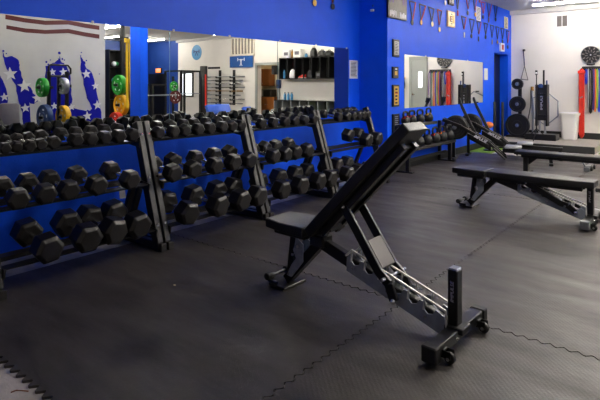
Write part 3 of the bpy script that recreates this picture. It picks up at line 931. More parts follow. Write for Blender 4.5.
# bands on wall rack
ya = WB - .002
r0, r1 = on(581.5, 68.5, Y=WB - .08), on(612, 71, Y=WB - .08)
zr = r0.z
br = thing('band_rack', ((r0.x + r1.x) / 2, WB, zr), 'dark wall rail with pegs holding the hanging bands below the dartboard', 'rack')
Lr = r1.x - r0.x
MB().box((0, -.015, .0), (Lr, .03, .09), .004).build('rail', 'rack', br)
bandspec = [(581.8, 139, 'red', .11, 'long wide red band hanging at the left end of the rail'), (586.2, 84, 'bandblue', .05, 'short bright blue band on the band rail'),
            (588.4, 108, 'silverplate', .025, 'pale thin band on the band rail'), (590.8, 113, 'rubber', .085, 'wide black band in the middle of the band rail'),
            (593.5, 110, 'purple', .05, 'purple band behind the orange one on the band rail'), (595.2, 111.5, 'orange', .04, 'orange loop band on the band rail'),
            (597.2, 108, 'lime', .045, 'lime green band on the band rail'), (599.2, 112, 'bandblue', .06, 'dark blue band at the right edge on the band rail'),
            (602.5, 118, 'orange', .05, 'orange band off the right edge on the band rail'), (605.5, 120, 'bandgreen', .06, 'green band near the right end of the band rail'),
            (609, 116, 'purple', .06, 'purple band at the right end of the band rail')]
for i, (px, yb, c, wd, l) in enumerate(bandspec):
    t = on(px, 72, Y=WB - .10); zb = max(on(px, yb, Y=WB - .10).z, .15)
    xx = t.x - (r0.x + r1.x) / 2
    MB().cyl((xx, -.02, -.02), (xx, -.15, -.005), .010, 8).build('peg', 'black', br)
    o = thing('resistance_band', (t.x, WB - .10, zr - .02), l, 'band', 'bands on the wall rail')
    Lb = zr - .02 - zb
    b = MB()
    # a flattened loop: front and back strand with rounded ends
    b.tube([(0, -.02, .012), (wd * .30, -.03, -.03), (wd * .36, -.035, -Lb * .5), (wd * .2, -.03, -Lb + .03), (0, -.02, -Lb), (-wd * .2, -.01, -Lb + .03), (-wd * .36, -.005, -Lb * .5), (-wd * .30, -.01, -.03)], max(.013, wd * .2), 8, True)
    b.build('loop', c, o)
    if c == 'red':
        MB().box((0, -.02, -Lb * .5), (wd * 1.0, .03, Lb * .93), .01).build('sleeve', 'red', o)
        MB().box((0, -.035, -.06), (wd * 1.3, .06, .07), .01).build('cuff', 'red', o)
        MB().cyl((-.03, -.045, -Lb * .42), (.03, -.045, -Lb * .40), .014, 10).build('buckle', 'steel', o)

# dartboard
p = on(591, 55, Y=WB)
db = thing('dartboard', (p.x, WB, p.z), 'round black and white dartboard high on the white wall', 'dartboard')
rr = .197
MB().lathe([(rr, 0), (rr, -.03), (rr * .96, -.04), (.01, -.04)], (0, 0, 0), 'y', 48).build('board', 'black', db)
for ring, (ra, rb) in enumerate(((.30, .58), (.62, .90))):
    b = MB()
    for k in range(20):
        if (k + ring) % 2: continue
        a0_, a1_ = 2 * pi * (k + .22) / 20, 2 * pi * (k + .78) / 20
        b.prism([(rr * ra * cos(a0_), rr * ra * sin(a0_)), (rr * rb * cos(a0_), rr * rb * sin(a0_)), (rr * rb * cos(a1_), rr * rb * sin(a1_)), (rr * ra * cos(a1_), rr * ra * sin(a1_))], 'y', -.044, -.040)
    b.build('scoring_segment', 'strutgrey', db, smooth=False)
b = MB().tube([(rr * .97 * cos(2 * pi * k / 40), -.04, rr * .97 * sin(2 * pi * k / 40)) for k in range(40)], .006, 6, True); b.build('rim_wire', 'steel', db)
MB().cyl((0, -.038, 0), (0, -.048, 0), .016, 14).build('bullseye', 'silverplate', db)
MB().box((0, -.02, -rr - .005), (.16, .04, .035), .004).build('lower_bracket', 'black', db)

# vent
a, c = on(557, 16.3, Y=WB), on(567.5, 26, Y=WB)
vt = thing('wall_vent', ((a.x + c.x) / 2, WB, (a.z + c.z) / 2), 'white framed twin grey louvre vent high on the white wall', 'vent')
vw, vh = c.x - a.x, a.z - c.z
MB().box((0, -.008, 0), (vw + .05, .016, vh + .05), .003).build('frame', 'white', vt)
for s in (-1, 1):
    b = MB().box((s * vw * .26, -.018, 0), (vw * .44, .006, vh))
    for k in range(9): b.box((s * vw * .26, -.024, -vh / 2 + vh * (k + .5) / 9), (vw * .43, .012, .006), 0, Matrix.Rotation(.6, 3, 'X'))
    b.build('louvre_panel', 'strutgrey', vt)

# --------------------------------------------------- pictures, plaques, cards
def wall_item(name, X, x0, y0, x1, y1, th, fm, label, cat, inner=None, border=.12, group=None):
    """flat item on a wall facing +x; pixel box of its face (x0,y0)-(x1,y1)"""
    ym_ = (y0 + y1) / 2
    A = on(x0, ym_, X=X + th); B = on(x1, ym_, X=X + th)
    xm = (x0 + x1) / 2
    zt_, zb_ = on(xm, y0, X=X + th).z, on(xm, y1, X=X + th).z
    o = thing(name, (X, (A.y + B.y) / 2, (zt_ + zb_) / 2), label, cat, group)
    wy, hz = B.y - A.y, zt_ - zb_
    if inner:
        MB().box((th / 2, 0, 0), (th, wy, hz), min(.004, th * .3)).build('frame', fm, o)
        bd_ = border * min(wy, hz)
        MB().box((th + .001, 0, 0), (.003, wy - 2 * bd_, hz - 2 * bd_)).build('face', inner, o)
    else:
        MB().box((th / 2, 0, 0), (th, wy, hz)).build('sheet', fm, o)
    return o, wy, hz, th


def lines(o, th, wy, hz, n, m='ink', z0=.85, z1=-.8, w=.7, jit=.25):
    b = MB(); rnd = random.Random(n)
    for k in range(n):
        z = hz / 2 * (z0 + (z1 - z0) * k / max(1, n - 1)); ww = wy * w * (1 - jit * rnd.random())
        b.box((th + .0035, -(wy * w - ww) / 2, z), (.002, ww, hz * .45 / n * .9))
    b.build('printed_lines', m, o)


o, wy, hz, th = wall_item('framed_poster', WF, 388.5, -26, 407, 19.0, .035, 'black', 'large dark framed poster with white lettering at the top corner of the far wall', 'poster', 'wood', .03)
bpy.data.objects[o.name]
kid = kids(o)
for k_ in kid:
    if k_.name.startswith('face'): k_.data.materials.clear(); k_.data.materials.append(mat('poster_print', rgb(92, 84, 76), .4, noise=.3, scale=14))
b = MB()
for k in range(5): b.box((th + .004, wy * (-.40 + .07 * k), -hz * .40 + .018 * (k % 2)), (.003, wy * .055, hz * (.10 if k % 2 else .13)))
for k in range(4): b.box((th + .004, wy * (.12 + .09 * k), -hz * .42 + .012 * ((k + 1) % 2)), (.003, wy * .075, hz * (.09 if k % 2 else .12)))
b.build('white_motif', 'paper', o)
b = MB()
for q in (-.40, -.27, .28, .38): b.box((th + .0035, wy * q, .1), (.002, wy * .035, hz * .62))
b.build('purple_stripe', 'purple', o)

o, wy, hz, th = wall_item('wall_plaque', WF, 393.6, 39.5, 399.6, 56.8, .03, 'black', 'upper grey faced plaque beneath the large poster', 'plaque', 'silverplate', .16, 'plaques by the mirror edge'); lines(o, th, wy, hz, 8, 'rack', .6, -.65, .5)
o, wy, hz, th = wall_item('wall_plaque', WF, 393.3, 66.8, 398.6, 78.2, .03, 'black', 'small dark plaque with a gold square, above the tall gold plaque', 'plaque', 'rack', .12, 'plaques by the mirror edge')
MB().box((th + .004, 0, -.01), (.003, wy * .45, hz * .35)).build('emblem', 'gold', o); MB().box((th + .004, 0, hz * .3), (.003, wy * .35, hz * .12)).build('emblem_top', 'paper', o)
o, wy, hz, th = wall_item('wall_plaque', WF, 393.4, 84.8, 399.4, 106.6, .03, 'black', 'tall gold plaque with dark and red marks at the mirror edge', 'plaque', 'gold', .13, 'plaques by the mirror edge'); lines(o, th, wy, hz, 5, 'blackrib', .6, -.65, .45)
MB().box((th + .0055, 0, hz * .12), (.003, wy * .4, hz * .05)).build('red_mark', 'redrib', o)
o, wy, hz, th = wall_item('wall_plaque', WF, 393.4, 114, 399.6, 135, .03, 'black', 'lowest grey engraved plaque beside the kettlebells', 'plaque', 'rack', .13, 'plaques by the mirror edge'); lines(o, th, wy, hz, 9, 'silverplate', .75, -.75, .6)
o, wy, hz, th = wall_item('paper_notice', WN, 349.6, 60.3, 357.8, 78.6, .003, 'paper', 'white printed notice taped to the blue wall beside the mirror end', 'notice'); lines(o, th - .002, wy, hz, 11, 'ink', .8, -.7, .72)
o, wy, hz, th = wall_item('paper_card', WF, 484.4, 68.3, 487.8, 80, .012, 'white', 'narrow white card between the far mirror and the door', 'card')
o, wy, hz, th = wall_item('framed_certificate', WF, 448, 11.2, 455.2, 27, .03, 'oak', 'pale wooden framed certificate among the medals', 'picture', 'cream', .10)
b = MB().box((th + .004, -wy * .18, .0), (.003, wy * .18, hz * .38)); b.build('photo_print', 'wood', o); lines(o, th, wy * .5, hz, 5, 'ink', .6, -.6, .5)
MB().box((th + .004, wy * .22, .0), (.003, wy * .2, hz * .5)).build('text_panel', 'gold', o)
o, wy, hz, th = wall_item('framed_certificate', WF, 449, -9, 454.2, 5, .03, 'black', 'black framed white certificate at the top edge among the medals', 'picture', 'paper', .16); lines(o, th, wy, hz, 5, 'ink', .3, -.6, .5)
o, wy, hz, th = wall_item('paper_notice', WF, 476.4, 7, 480.8, 20.6, .006, 'paper', 'grey printed sheet pinned between the red ribbons', 'notice'); lines(o, th - .002, wy, hz, 9, 'ink', .8, -.8, .75)
o, wy, hz, th = wall_item('paper_notice', WF, 504.4, 17, 508, 28.6, .006, 'cream', 'cream printed sheet above the recessed door near the corner', 'notice'); lines(o, th - .002, wy, hz, 8, 'ink', .8, -.8, .7)
o, wy, hz, th = wall_item('small_picture', WF, 500.9, 43.2, 504.6, 51.4, .035, 'paper', 'small white picture with a pink figure above the recessed door', 'picture')
MB().box((th + .002, 0, 0), (.003, wy * .5, hz * .6)).build('figure_print', 'redrib', o)
# thermostat on the return wall
p = on(372.6, 10.5, Y=YC)
ts = thing('thermostat', (p.x, YC, p.z), 'small white wall sensor on the narrow blue return wall', 'sensor')
MB().box((0, -.014, 0), (.06, .028, .035), .006).build('housing', 'white', ts)
MB().box((.01, -.008, .07), (.02, .016, .03), .003).build('clip', 'royal', ts)


def medal(X, tl, tr_, bot, med, mm, rm, rm2, label, shape='disc'):
    """ribbon V on two pins with a medal at its point"""
    e = .012
    a, b_, c, m_ = on(*tl, X=X + e), on(*tr_, X=X + e), on(*bot, X=X + e), on(*med, X=X + e)
    o = thing('medal', a, label, 'medal', 'medals hung on the blue walls')
    rw = .030
    up = (1, 0, 0)
    MB().bar(Vector((0, 0, 0)), c - a, rw, .004, up=up).build('ribbon', rm, o)
    MB().bar(b_ - a + Vector((.003, 0, 0)), c - a + Vector((.003, 0, 0)), rw, .004, up=up).build('ribbon', rm2, o)
    MB().bar(Vector((-.002, 0, 0)), b_ - a + Vector((-.002, 0, 0)), .02, .004, up=up).build('ribbon_loop', rm, o)
    k = m_ - a
    if shape == 'disc':
        MB().lathe([(.034, -.004), (.042, -.004), (.045, 0), (.042, .004), (.034, .003)], k + Vector((.004, 0, 0)), 'x', 20).build('medallion', mm, o)
    else:
        MB().box(k + Vector((.004, 0, 0)), (.006, .055, .10), .002).build('medallion', mm, o)
    p_ = MB()
    for q in (Vector((0, 0, 0)), b_ - a): p_.cyl(q + Vector((-.014, 0, .004)), q + Vector((.008, 0, .004)), .005, 8)
    p_.build('pin', 'steel', o)


ml = [
    ((409.5, 1), (415.5, 2.6), (412.5, 20), (412, 22.5), 'darkmed', 'navy', 'redrib', 'dark medal on a red and navy ribbon, next to the large poster'),
    ((419.5, 4), (425.5, 6), (421.3, 20), (421, 22.5), 'bronze', 'blackrib', 'redrib', 'bronze medal on a red and black ribbon, second from the large poster'),
    ((428.8, 7), (434, 9), (432, 21), (432.2, 24.2), 'cream', 'navy', 'blackrib', 'cream medal on a dark navy ribbon, third from the large poster'),
    ((437.5, 9.5), (441.6, 11), (439.3, 25), (439.3, 29.6), 'cream', 'redrib', 'navy', 'cream medal hanging low on a red ribbon, left of the wooden certificate'),
    ((442.5, -14), (447.5, -12), (445, 0), (445.2, 2.8), 'silverplate', 'redrib', 'blackrib', 'silver medal cut by the top edge, left of the black framed certificate'),
    ((455.5, -10), (459.5, -9), (457.6, 9), (457.6, 13.2), 'redrib', 'blackrib', 'blackrib', 'square red and white badge on a black ribbon beside the wooden certificate', 'card'),
    ((461.5, 16.2), (466, 17.5), (464, 29), (464.2, 35), 'paper', 'blackrib', 'redrib', 'white rectangular tag on a ribbon right of the wooden certificate', 'card'),
    ((469.5, 19), (474.2, 20), (471.7, 33), (471.3, 36), 'blackrib', 'blackrib', 'blackrib', 'black medal on a black ribbon, below the grey printed sheet'),
    ((477, 21.2), (481, 22.3), (478.8, 34), (478.5, 39), 'darkmed', 'blackrib', 'redrib', 'navy medal hanging low under the grey printed sheet', 'card'),
    ((484, 23), (487.5, 24), (485.6, 34.5), (485.5, 37), 'blackrib', 'blackrib', 'blackrib', 'black medal right of the navy one in the lower row'),
    ((490.5, 25), (493.6, 26), (492, 37.5), (492, 42), 'bronze', 'blackrib', 'navy', 'bronze medal low on a long ribbon in the lower row', 'card'),
    ((496, 26.5), (499, 27.5), (497.4, 39), (497.4, 42), 'bronze', 'blackrib', 'blackrib', 'bronze medal on a black ribbon above the door frame'),
    ((501, 28), (504, 29), (502.6, 39), (502.4, 41.5), 'blackrib', 'blackrib', 'blackrib', 'black medal just above the small pink picture'),
    ((506.4, 30.5), (509, 31.5), (507.7, 43), (507.6, 47), 'darkmed', 'navy', 'redrib', 'rightmost navy medal in the lower row beside the corner'),
    ((465, -8), (470, -6), (468.2, 9), (467.6, 13), 'darkmed', 'redrib', 'blackrib', 'navy medal on a wide red ribbon in the upper row, left of the grey sheet'),
    ((472.5, -6), (477, -5), (475, 11), (475.2, 14.5), 'yellow', 'blackrib', 'redrib', 'yellow medal touching the left edge of the grey printed sheet'),
    ((481, 1.5), (485, 3), (483.2, 13.5), (483, 17), 'darkmed', 'redrib', 'redrib', 'navy medal on a bright red ribbon right of the grey sheet'),
    ((487, 1.5), (491.7, 3), (488.8, 17), (488.6, 20), 'wood', 'blackrib', 'redrib', 'brown square medal on a red ribbon in the upper row', 'card'),
    ((494, 5), (497.2, 6), (495.6, 17), (495.5, 19.4), 'blackrib', 'rack', 'blackrib', 'last dark medal on a grey ribbon in the upper row'),
]
for t in ml: medal(WF, *t[:4], *t[4:8], *(t[8:] or ()))
medal(WN, (312, -22), (316.5, -20), (314.4, 0), (314.5, 3), 'gold', 'blackrib', 'navy', 'gold medal cut by the top edge on the near blue wall')
medal(WN, (330, -20), (335, -18), (332.8, 3), (332.7, 6.5), 'darkmed', 'redrib', 'blackrib', 'dark medal at the top edge, right of the gold one on the near wall')
tag(MB().box(on(479.6, 1, X=WF + .006), (.01, .07, .06), .002).build('wall_card', 'redrib'), 'small red card at the top edge above the grey printed sheet', 'card')

# ------------------------------------------------------------ strip lights
def strip(x0, x1, y, label, tubes=(-1, 1), z=ZC - .075):
    o = thing('strip_light', ((x0 + x1) / 2, y, z), label, 'ceiling light', 'ceiling strip lights')
    L = x1 - x0
    MB().box((0, 0, .045), (L, .085, .055), .006).build('fixture', 'fixture', o)
    for s in tubes:
        MB().cyl((-L / 2 + .03, s * .032, 0), (L / 2 - .03, s * .032, 0), .019, 12).build('tube', 'tube', o)
    b = MB()
    for s in (-1, 1): b.box((s * (L / 2 - .012), 0, .0), (.022, .11, .05), .004)
    b.build('end_cap', 'white', o)
    for s in (-.35, .35): MB().cyl((s * L, 0, .06), (s * L, 0, ZC - z), .006, 8).build('hanger', 'rack', o)
    return o


strip(-2.95, -.55, 11.57, 'long lit strip light near the white wall in front of the vent', (0,))
strip(-.50, 1.90, 11.57, 'lit strip light continuing right of the one by the vent', (0,))
strip(2.2, 4.6, 11.57, 'lit strip light over the cubby shelves on the back wall side', (0,))
strip(7.2, 9.6, 11.57, 'lit strip light near the blue corner, farthest right along the back wall', (0,))
strip(-1.4, 1.0, 8.2, 'lit strip light over the flat bench')
strip(2.0, 4.4, 8.2, 'lit strip light over the middle of the room')
strip(4.6, 7.0, 8.2, 'lit strip light over the right half of the room')
strip(7.5, 9.8, 9.9, 'lit strip light by the right wall, reflected beside the blue pillar', (0,))
strip(-1.2, 1.2, 3.1, 'lit strip light nearest the photographer', (0,))
strip(-1.7, .7, 5.6, 'lit strip light over the nearest flattened bench')
strip(1.8, 4.2, 5.6, 'lit strip light over the mural wall end')

# --------------------------------------- the other side of the room (mirrored)
PX = 1.40 - .002
mu = thing('wall_mural', (PX, 4.4, 0), 'painted mural of red stripes and starred blue brush strokes on the partition', 'mural')


def mp(x, y):
    p = mir(x, y, X=PX); return (p.y - 4.4, p.z)


def paint(polys, name, m, t):
    b = MB()
    rnd = random.Random(len(polys[0]))
    for pl in polys:
        pts = [mp(*q) for q in pl]
        if m == 'muralblue':
            rag = []
            for p_, q_ in zip(pts, pts[1:] + pts[:1]):
                for k in range(4):
                    f_ = k / 4; jj = .016 if k else 0
                    rag.append((p_[0] + (q_[0] - p_[0]) * f_ + rnd.uniform(-jj, jj), p_[1] + (q_[1] - p_[1]) * f_ + rnd.uniform(-jj, jj)))
            pts = rag
        b.prism(pts, 'x', -t, 0)
    b.build(name, m, mu, smooth=False)


paint([[(5, 14.6), (25, 18.2), (45, 20.7), (68, 20.3), (85, 23.6), (99, 25.8), (99, 30), (85, 28), (68, 24.6), (45, 25), (25, 22.6), (5, 19.2)]], 'red_stripe', 'darkred', .003)
paint([[(6, 25.2), (25, 28.4), (45, 30), (68, 29), (85, 32.4), (99, 34.6), (99, 38.8), (85, 36.6), (68, 33.2), (45, 34), (25, 32.6), (6, 29)]], 'red_stripe', 'darkred', .003)
paint([[(-6, 66), (0, 76), (4, 84), (7, 96), (8, 112), (-6, 118)]], 'blue_stroke', 'muralblue', .0021)
paint([[(2, 51), (5, 57), (12, 56), (18, 60), (19, 67), (22, 78), (28, 86), (35, 95), (38, 101), (33, 104), (29, 102), (31, 140), (24, 140), (22, 112), (19, 104), (16, 88), (11, 78), (7, 70), (4, 62)]], 'blue_stroke', 'muralblue', .0022)
paint([[(45, 66), (52, 63), (58, 60), (59, 56), (61, 62), (66, 66), (70, 75), (71, 90), (72, 108), (86, 111), (92, 109), (101, 115), (100, 140), (40, 140), (50, 122), (50, 100), (44, 85)]], 'blue_stroke', 'muralblue', .0023)
paint([[(80, 55), (82, 59), (85, 62), (85, 66), (92, 74), (96, 88), (98, 100), (101, 112), (101, 122), (94, 118), (90, 105), (86, 95), (83, 80), (80, 70)]], 'blue_stroke', 'muralblue', .0024)
b = MB()
for x, y, r in ((3, 51, .02), (6, 53.5, .012), (46, 62, .022), (48, 64.5, .02), (59, 53, .03), (62, 59, .02), (64, 60, .014), (81, 52.5, .014), (86, 60.5, .016), (99, 74, .012), (50, 60, .012)):
    c_ = mp(x, y); b.prism([(c_[0] + r * cos(k * pi / 3), c_[1] + r * sin(k * pi / 3)) for k in range(6)], 'x', -.002, 0)
tag(b.build('paint_speckle', 'muralblue', mu, smooth=False), kind='stuff')


def star(x, y, r):
    c = mp(x, y); s_ = abs(mp(x, y - r)[1] - c[1]); out = []
    for k in range(10):
        q = s_ * (1 if k % 2 == 0 else .42); a = pi / 2 + k * pi / 5 + .1
        out.append((c[0] + q * cos(a), c[1] + q * sin(a)))
    return out


for st in ((10, 74, 7), (24, 86, 7), (37, 98, 5.5), (25, 108, 5), (4, 97, 4.5), (86, 74, 5), (95, 86, 4), (97, 105, 5), (87, 116, 5), (63, 72, 4.5), (52, 72, 4), (71, 107, 4), (54, 106, 4)):
    b = MB().prism(star(*st), 'x', -.0045, 0); b.build('star', 'muralwhite', mu, smooth=False)


def plate(c, r, m, axis, label, group, th=.05, name='bumper_plate'):
    o = thing(name, c, label, 'weight plate', group)
    h = th / 2
    prof = [(.026, -h), (r * .38, -h), (r * .40, -h * .7), (r * .78, -h * .7), (r * .82, -h), (r * .97, -h), (r, -h * .7), (r, h * .7), (r * .97, h), (r * .82, h), (r * .78, h * .7), (r * .40, h * .7), (r * .38, h), (.026, h)]
    MB().lathe(prof, (0, 0, 0), axis, 36).build('disc', m, o)
    b = MB().lathe([(.025, -h - .002), (.05, -h - .002), (.05, h + .002), (.025, h + .002)], (0, 0, 0), axis, 24); b.build('hub', 'steel', o)
    b = MB()
    for k in range(5):
        a = 2 * pi * k / 5 + .4; q = r * .59
        if axis == 'y': b.box((q * cos(a), -h * .72, q * sin(a)), (r * .22, .004, r * .12), 0, Matrix.Rotation(-a + pi / 2, 3, 'Y'))
        if axis == 'x': b.box((-h * .72, q * cos(a), q * sin(a)), (.004, r * .22, r * .12), 0, Matrix.Rotation(a + pi / 2, 3, 'X'))
    b.build('white_marking', 'paper', o)
    return o


TX = .55
u0, u1, u2 = mir(49, 100, X=TX).y, mir(59, 100, X=TX).y, mir(67, 100, X=TX).y
ztp = mir(58, 76, X=TX).z; zlp = mir(58, 65, X=TX).z
ptr = thing('plate_tree', (TX, u1, 0), 'black plate tree with a loop handle before the mural, seen in the mirror', 'plate tree')
for y in (u0, u1, u2): MB().bar((.02, y - u1, .03), (.02, y - u1, ztp if y == u1 else ztp + .08), .05, .06, .004, up=(1, 0, 0)).build('upright', 'black', ptr)
MB().tube([(.02, u0 - u1, ztp), (.02, u0 - u1, zlp - .03), (.02, u0 - u1 + .03, zlp), (.02, u2 - u1 + .02, zlp), (.02, u2 - u1 + .07, zlp - .06), (.02, u2 - u1 + .07, ztp + .05), (.02, u2 - u1, ztp), (.02, u0 - u1, ztp - .005)], .018, 8).build('push_handle', 'black', ptr)
MB().box((.02, 0, .035), (.6, u2 - u0 + .3, .06), .006).build('base', 'black', ptr)
for yy, zz in ((42, 87.5), (44.5, 117.5), (63, 86), (63, 117)):
    c = mir(yy, zz, X=TX - .08)
    s = -1
    MB().cyl((-.08, c.y - u1 - .10, c.z), (-.08, (u0 if yy < 50 else u2) - u1, c.z), .024, 12).build('peg', 'black', ptr)
    MB().bar((-.10, (u0 if yy < 50 else u2) - u1, c.z), (.02, (u0 if yy < 50 else u2) - u1, c.z), .05, .05).build('peg_arm', 'black', ptr)
grp = 'coloured plates seen in the mirror'
for (x, y, r, m, l) in ((42, 87.5, .165, 'green', 'green plate upper left on the plate tree in the mirror'), (44.5, 117.5, .225, 'navyplate', 'dark blue plate lower left on the plate tree in the mirror'),
                        (63, 86, .145, 'silverplate', 'grey plate upper right on the plate tree in the mirror'), (63, 117, .205, 'yellow', 'yellow plate lower right on the plate tree in the mirror')):
    plate(mir(x, y, X=TX - .08), r, m, 'y', l, grp, .09)

QX = 1.95
pst = thing('plate_rack', (QX + .12, mir(121, 100, X=QX).y, 0), 'black upright plate rack beside the blue pillar, seen in the mirror', 'plate rack')
yq = pst.location.y
MB().box((.02, mir(125.5, 60, X=QX).y - yq, 1.35), (.08, .08, 2.7), .005).build('upright', 'black', pst)
MB().box((.0, 0, .03), (.5, .9, .06), .006).build('base', 'black', pst)
for x, y in ((119, 85), (121, 105), (116, 122)):
    c = mir(x, y, X=QX)
    MB().cyl((-.12, c.y - yq - .14, c.z), (-.12, mir(125.5, 60, X=QX).y - yq, c.z), .024, 12).build('peg', 'black', pst)
    MB().bar((-.14, mir(125.5, 60, X=QX).y - yq, c.z), (.02, mir(125.5, 60, X=QX).y - yq, c.z), .05, .05).build('peg_arm', 'black', pst)
for x, y, r, m, l in ((119, 85, .225, 'green', 'green plate at the top beside the reflected blue pillar'), (121, 105, .235, 'yellow', 'yellow plate in the middle beside the reflected blue pillar'),
                      (116, 122, .225, 'red', 'red plate lowest beside the reflected blue pillar')):
    plate(mir(x, y, X=QX), r, m, 'y', l, grp, .12)
c0 = mir(126.5, 42, X=QX - .30); c1 = mir(127, 108, X=QX - .30)
ys = thing('tie_strap', c0, 'long yellow strap looped on the plate rack, seen in the mirror', 'strap')
b = MB().bar((0, 0, 0), c1 - c0, .055, .012, up=(1, 0, 0)).bar((0, .07, -.02), c1 - c0 + Vector((0, .10, 0)), .05, .012, up=(1, 0, 0)); b.build('webbing', 'strap_y', ys)
MB().bar((.45, 0, .09), (-.03, 0, .09), .04, .04).build('hanging_arm', 'black', ys)
MB().box((0, .03, .03), (.06, .16, .10), .006).build('buckle', 'strap_y', ys)

# shelf unit with odds and ends on the right wall
s0, s1 = mir(106, 80, X=WR - .2).y, mir(130, 80, X=WR - .2).y
zt_ = mir(115, 50, X=WR - .3).z
su = thing('storage_shelf', (WR - .22, (s0 + s1) / 2, 0), 'dark storage shelf against the right blue wall, seen in the mirror', 'shelf')
Ls = s1 - s0
MB().box((.19, 0, zt_ / 2), (.03, Ls, zt_)).build('back_panel', 'black', su)
for k in range(5): MB().box((0, 0, .1 + (zt_ - .12) * k / 4), (.40, Ls, .03)).build('shelf_board', 'black', su)
for s in (-1, 0, 1): MB().box((0, s * (Ls / 2 - .015), zt_ / 2), (.40, .03, zt_)).build('side_panel', 'black', su)
cols = ['red', 'orange', 'silverplate', 'bandgreen', 'sky_blue', 'rack', 'paper', 'darkred']
cn = {'red': 'red', 'orange': 'orange', 'silverplate': 'grey', 'bandgreen': 'green', 'sky_blue': 'light blue', 'rack': 'charcoal', 'paper': 'white', 'darkred': 'dark red'}
lev = ['lowest', 'second', 'third', 'fourth']
for k in range(1, 4):
    for i in range(6):
        if (i * 7 + k * 3) % 4 == 3: continue
        c = cols[(i * 5 + k * 2) % 8]
        z = .1 + (zt_ - .12) * k / 4 + .016
        tag(MB().sphere((WR - .26, s0 + .3 + i * (Ls - .6) / 5, z + .10), .10, 12).build('medicine_ball', c),
            '%s ball, %s along the %s board of the mirrored storage shelf' % (cn[c], ordw[i], lev[k]), 'ball', 'balls on the storage shelf')

# exit sign over dark door
p = mir(158, 70.5, Y=WB - .06)
es = thing('exit_sign', (p.x, WB, p.z), 'lit orange exit sign over the dark doorway, seen in the mirror', 'sign')
MB().box((0, -.03, 0), (.36, .06, .20), .006).build('housing', 'black', es)
MB().box((0, -.062, 0), (.33, .006, .17)).build('face', 'exit', es)
lettering('EXIT', .13, 'paper', 'lettering', es, Matrix.Translation((0, -.068, 0)) @ frame((1, 0, 0), (0, 0, 1), (0, -1, 0)))
# round blue logo on cream wall
p = mir(196.5, 52.5, Y=WB)
lg = thing('wall_logo', (p.x, WB, p.z), 'round light blue emblem painted high on the back wall, seen in the mirror', 'emblem')
MB().cyl((0, 0, 0), (0, -.01, 0), .29, 36).build('disc', 'sky_blue', lg)
b = MB().box((0, -.013, .04), (.30, .006, .035)); 
for s in (-1, 1): b.box((s * .15, -.013, .04), (.05, .006, .13))
b.bar((0, -.013, .03), (-.07, -.013, -.12), .03, .006, up=(0, 1, 0)).bar((0, -.013, .03), (.07, -.013, -.12), .03, .006, up=(0, 1, 0))
b.build('lifter_figure', 'navyplate', lg)
# heavy bag
c0 = mir(203.5, 66, X=5.4)
hbq = thing('heavy_bag', (c0.x, c0.y, 0), 'tall black standing bag with a red stripe, seen in the mirror', 'heavy bag')
MB().cyl((0, 0, .05), (0, 0, c0.z), .13, 20, bev=.02).build('bag', 'black', hbq); MB().cyl((0, 0, .002), (0, 0, .08), .26, 24, bev=.02).build('base', 'rubber', hbq)
MB().box((-.12, -.02, c0.z * .55), (.02, .06, c0.z * .6), .004).build('stripe', 'red', hbq)

# barbell rack on the back wall
bz = [mir(225, y, Y=WB).z for y in (77, 80.5, 84, 87.5, 91, 95, 99, 103)]
xl, xr_ = mir(218.5, 90, Y=WB - .1).x, mir(232.5, 90, Y=WB - .1).x
bg = thing('barbell_rack', ((xl + xr_) / 2, WB - .006, 0), 'black wall rack with two uprights holding barbells, seen in the mirror', 'rack')
for x in (xl, xr_):
    xx = x - (xl + xr_) / 2
    up = MB().box((xx, -.03, 1.22), (.09, .06, 1.25), .005)
    for z in bz: up.box((xx, -.13, z - .03), (.05, .2, .03), .004).box((xx, -.225, z - .005), (.05, .02, .06), .003)
    up.build('upright', 'black', bg)
bcol = ['steel', 'rack', 'chrome', 'black', 'bronze', 'steel', 'chrome', 'rack']
bl_ = ['top', 'second', 'third', 'fourth', 'fifth', 'sixth', 'seventh', 'lowest']
bn = {'steel': 'grey steel', 'rack': 'charcoal', 'chrome': 'chrome', 'black': 'black', 'bronze': 'bronze coloured'}
for i, z in enumerate(bz):
    x0_, x1_ = mir(245 - (i % 3) * 2, 90, Y=WB - .1).x, mir(206.5 + (i % 2), 90, Y=WB - .1).x
    o = thing('barbell', ((x0_ + x1_) / 2, WB - .14, z + .006), '%s barbell, %s level of the mirrored wall rack' % (bn[bcol[i]], bl_[i]), 'barbell', 'barbells on the wall rack')
    L = x1_ - x0_
    MB().cyl((-L / 2, 0, 0), (L / 2, 0, 0), .015, 10).build('shaft', bcol[i], o)
    for s in (-1, 1): MB().cyl((s * L * .36, 0, 0), (s * L / 2, 0, 0), .025, 12).build('sleeve', 'steel' if i % 2 else bcol[i], o)
# banner and small sign
x0_, x1_ = mir(253.5, 60, Y=WB).x, mir(230.5, 60, Y=WB).x; z0_, z1_ = mir(242, 67.5, Y=WB).z, mir(242, 56, Y=WB).z
bn_ = thing('wall_banner', ((x0_ + x1_) / 2, WB, (z0_ + z1_) / 2), 'blue banner with a white weightlifter figure under the grille window, seen in the mirror', 'banner')
MB().box((0, -.045, 0), (x1_ - x0_, .012, z1_ - z0_)).build('cloth', 'royal', bn_)
b = MB().box((0, -.053, .08), (.30, .004, .02))
for s in (-1, 1):
    b.box((s * .16, -.053, .08), (.035, .004, .11)); b.bar((s * .02, -.053, .02), (s * .07, -.053, .08), .022, .004, up=(0, 1, 0)); b.bar((0, -.053, -.03), (s * .05, -.053, -.15), .03, .004, up=(0, 1, 0))
b.box((0, -.053, .0), (.05, .004, .10)); b.cyl((0, -.051, .075), (0, -.056, .075), .025, 14)
b.build('lifter_figure', 'paper', bn_)
a_, c_ = mir(220, 67, Y=WB), mir(208, 68.8, Y=WB)
